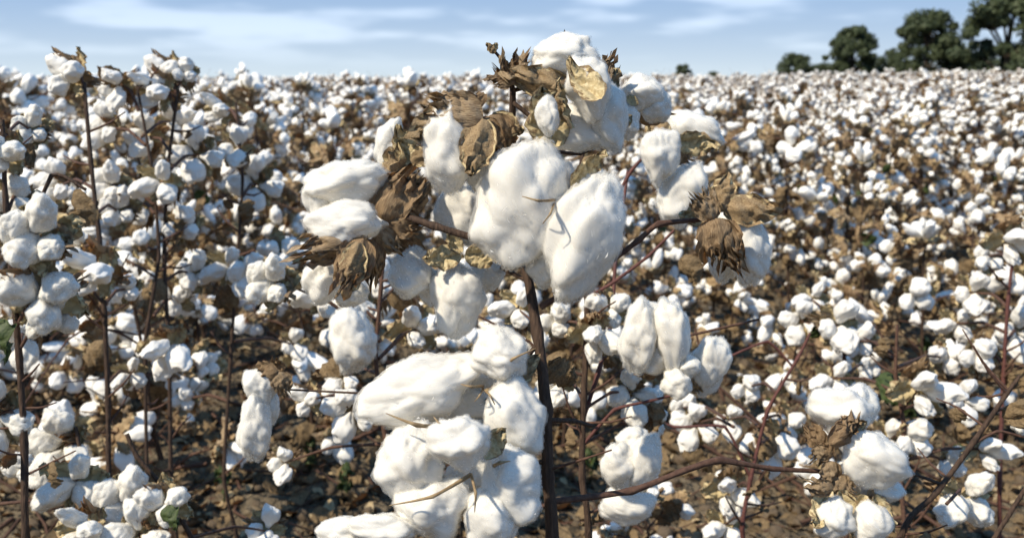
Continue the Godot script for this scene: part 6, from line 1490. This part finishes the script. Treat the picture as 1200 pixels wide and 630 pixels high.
	st("branch", [Vector3(0.9062, 0.5775, -1.7420), Vector3(0.9495, 0.5833, -1.7999), Vector3(0.9848, 0.5651, -1.8658)], [0.0034, 0.0028, 0.0021], "twig")
	sb(Vector3(0.9111, 0.5550, -1.9629), 0.813, Vector3(-0.40, 0.20, 1.00), 1)
	st("branch", [Vector3(0.9062, 0.5929, -1.7449), Vector3(0.9127, 0.5859, -1.8499), Vector3(0.9111, 0.5550, -1.9629)], [0.0034, 0.0028, 0.0021], "twig")
	sb(Vector3(0.9781, 0.6916, -1.9880), 0.739, Vector3(-0.30, 0.20, 1.00), 2)
	st("branch", [Vector3(0.9156, 0.7156, -1.7687), Vector3(0.9508, 0.7156, -1.8743), Vector3(0.9781, 0.6916, -1.9880)], [0.0034, 0.0028, 0.0021], "twig")
	lf(Vector3(0.9062, 0.5315, -1.7330), Vector3(0.9375, 0.5008, -1.7271), 0.0531, 20.0, 1, false)

	# things lying on the soil
	var low := sheet(71, 5, 5, 0.8, -0.5, 1.0, 0.3, 0.1, 0.7)
	scatter("leaf_litter", surface_mesh([[low[0], low[1], M.dry_leaf]]), 14000, 7, 0.02, 0.07, true, "brown fallen leaves scattered over the soil", "leaf litter")
	var chip := sheet(75, 4, 4, 0.55, -0.4, 0.7, 0.3, 0.1, 0.7)
	scatter("husk_litter", surface_mesh([[chip[0], chip[1], M.straw]]), 6000, 17, 0.012, 0.05, true, "pale tan husk scraps strewn over the soil", "husk litter")
	scatter("soil_clods", lock_mesh(900, 7, 9, 0, M.clod, 2.2), 9000, 8, 0.008, 0.05, false, "lumps of dry brown soil between the rows", "soil clods")
	scatter("fallen_twigs", tube([Vector3(0, -1, 0), Vector3(0.08, -0.3, 0.05), Vector3(-0.06, 0.4, 0.1), Vector3(0.05, 1, -0.05)], [0.03, 0.026, 0.02, 0.012], 4, 2, M.twig), 2600, 9, 0.05, 0.22, true, "thin dry twigs lying about on the soil", "twigs")
	scatter("fallen_lint", DOTS[1], 260, 21, 0.008, 0.035, false, "small tufts of white lint dropped on the soil", "lint")
	weed(-0.553, -2.525, 50)
	weed(-0.423, -2.342, 51)
	weed(0.210, -2.478, 52)
	weed(-0.726, -2.317, 53)
	weed(-0.991, -2.210, 54)
	weed(-0.812, -2.210, 55)
	weed(1.204, -2.835, 56)
	weed(0.636, -3.188, 57)
	weed(-0.084, -2.267, 58)
	weed(-0.417, -3.871, 59)
	weed(0.855, -2.243, 60)
	weed(-0.750, -2.729, 61)
	weed(0.799, -2.873, 62)
	weed(1.188, -2.478, 63)
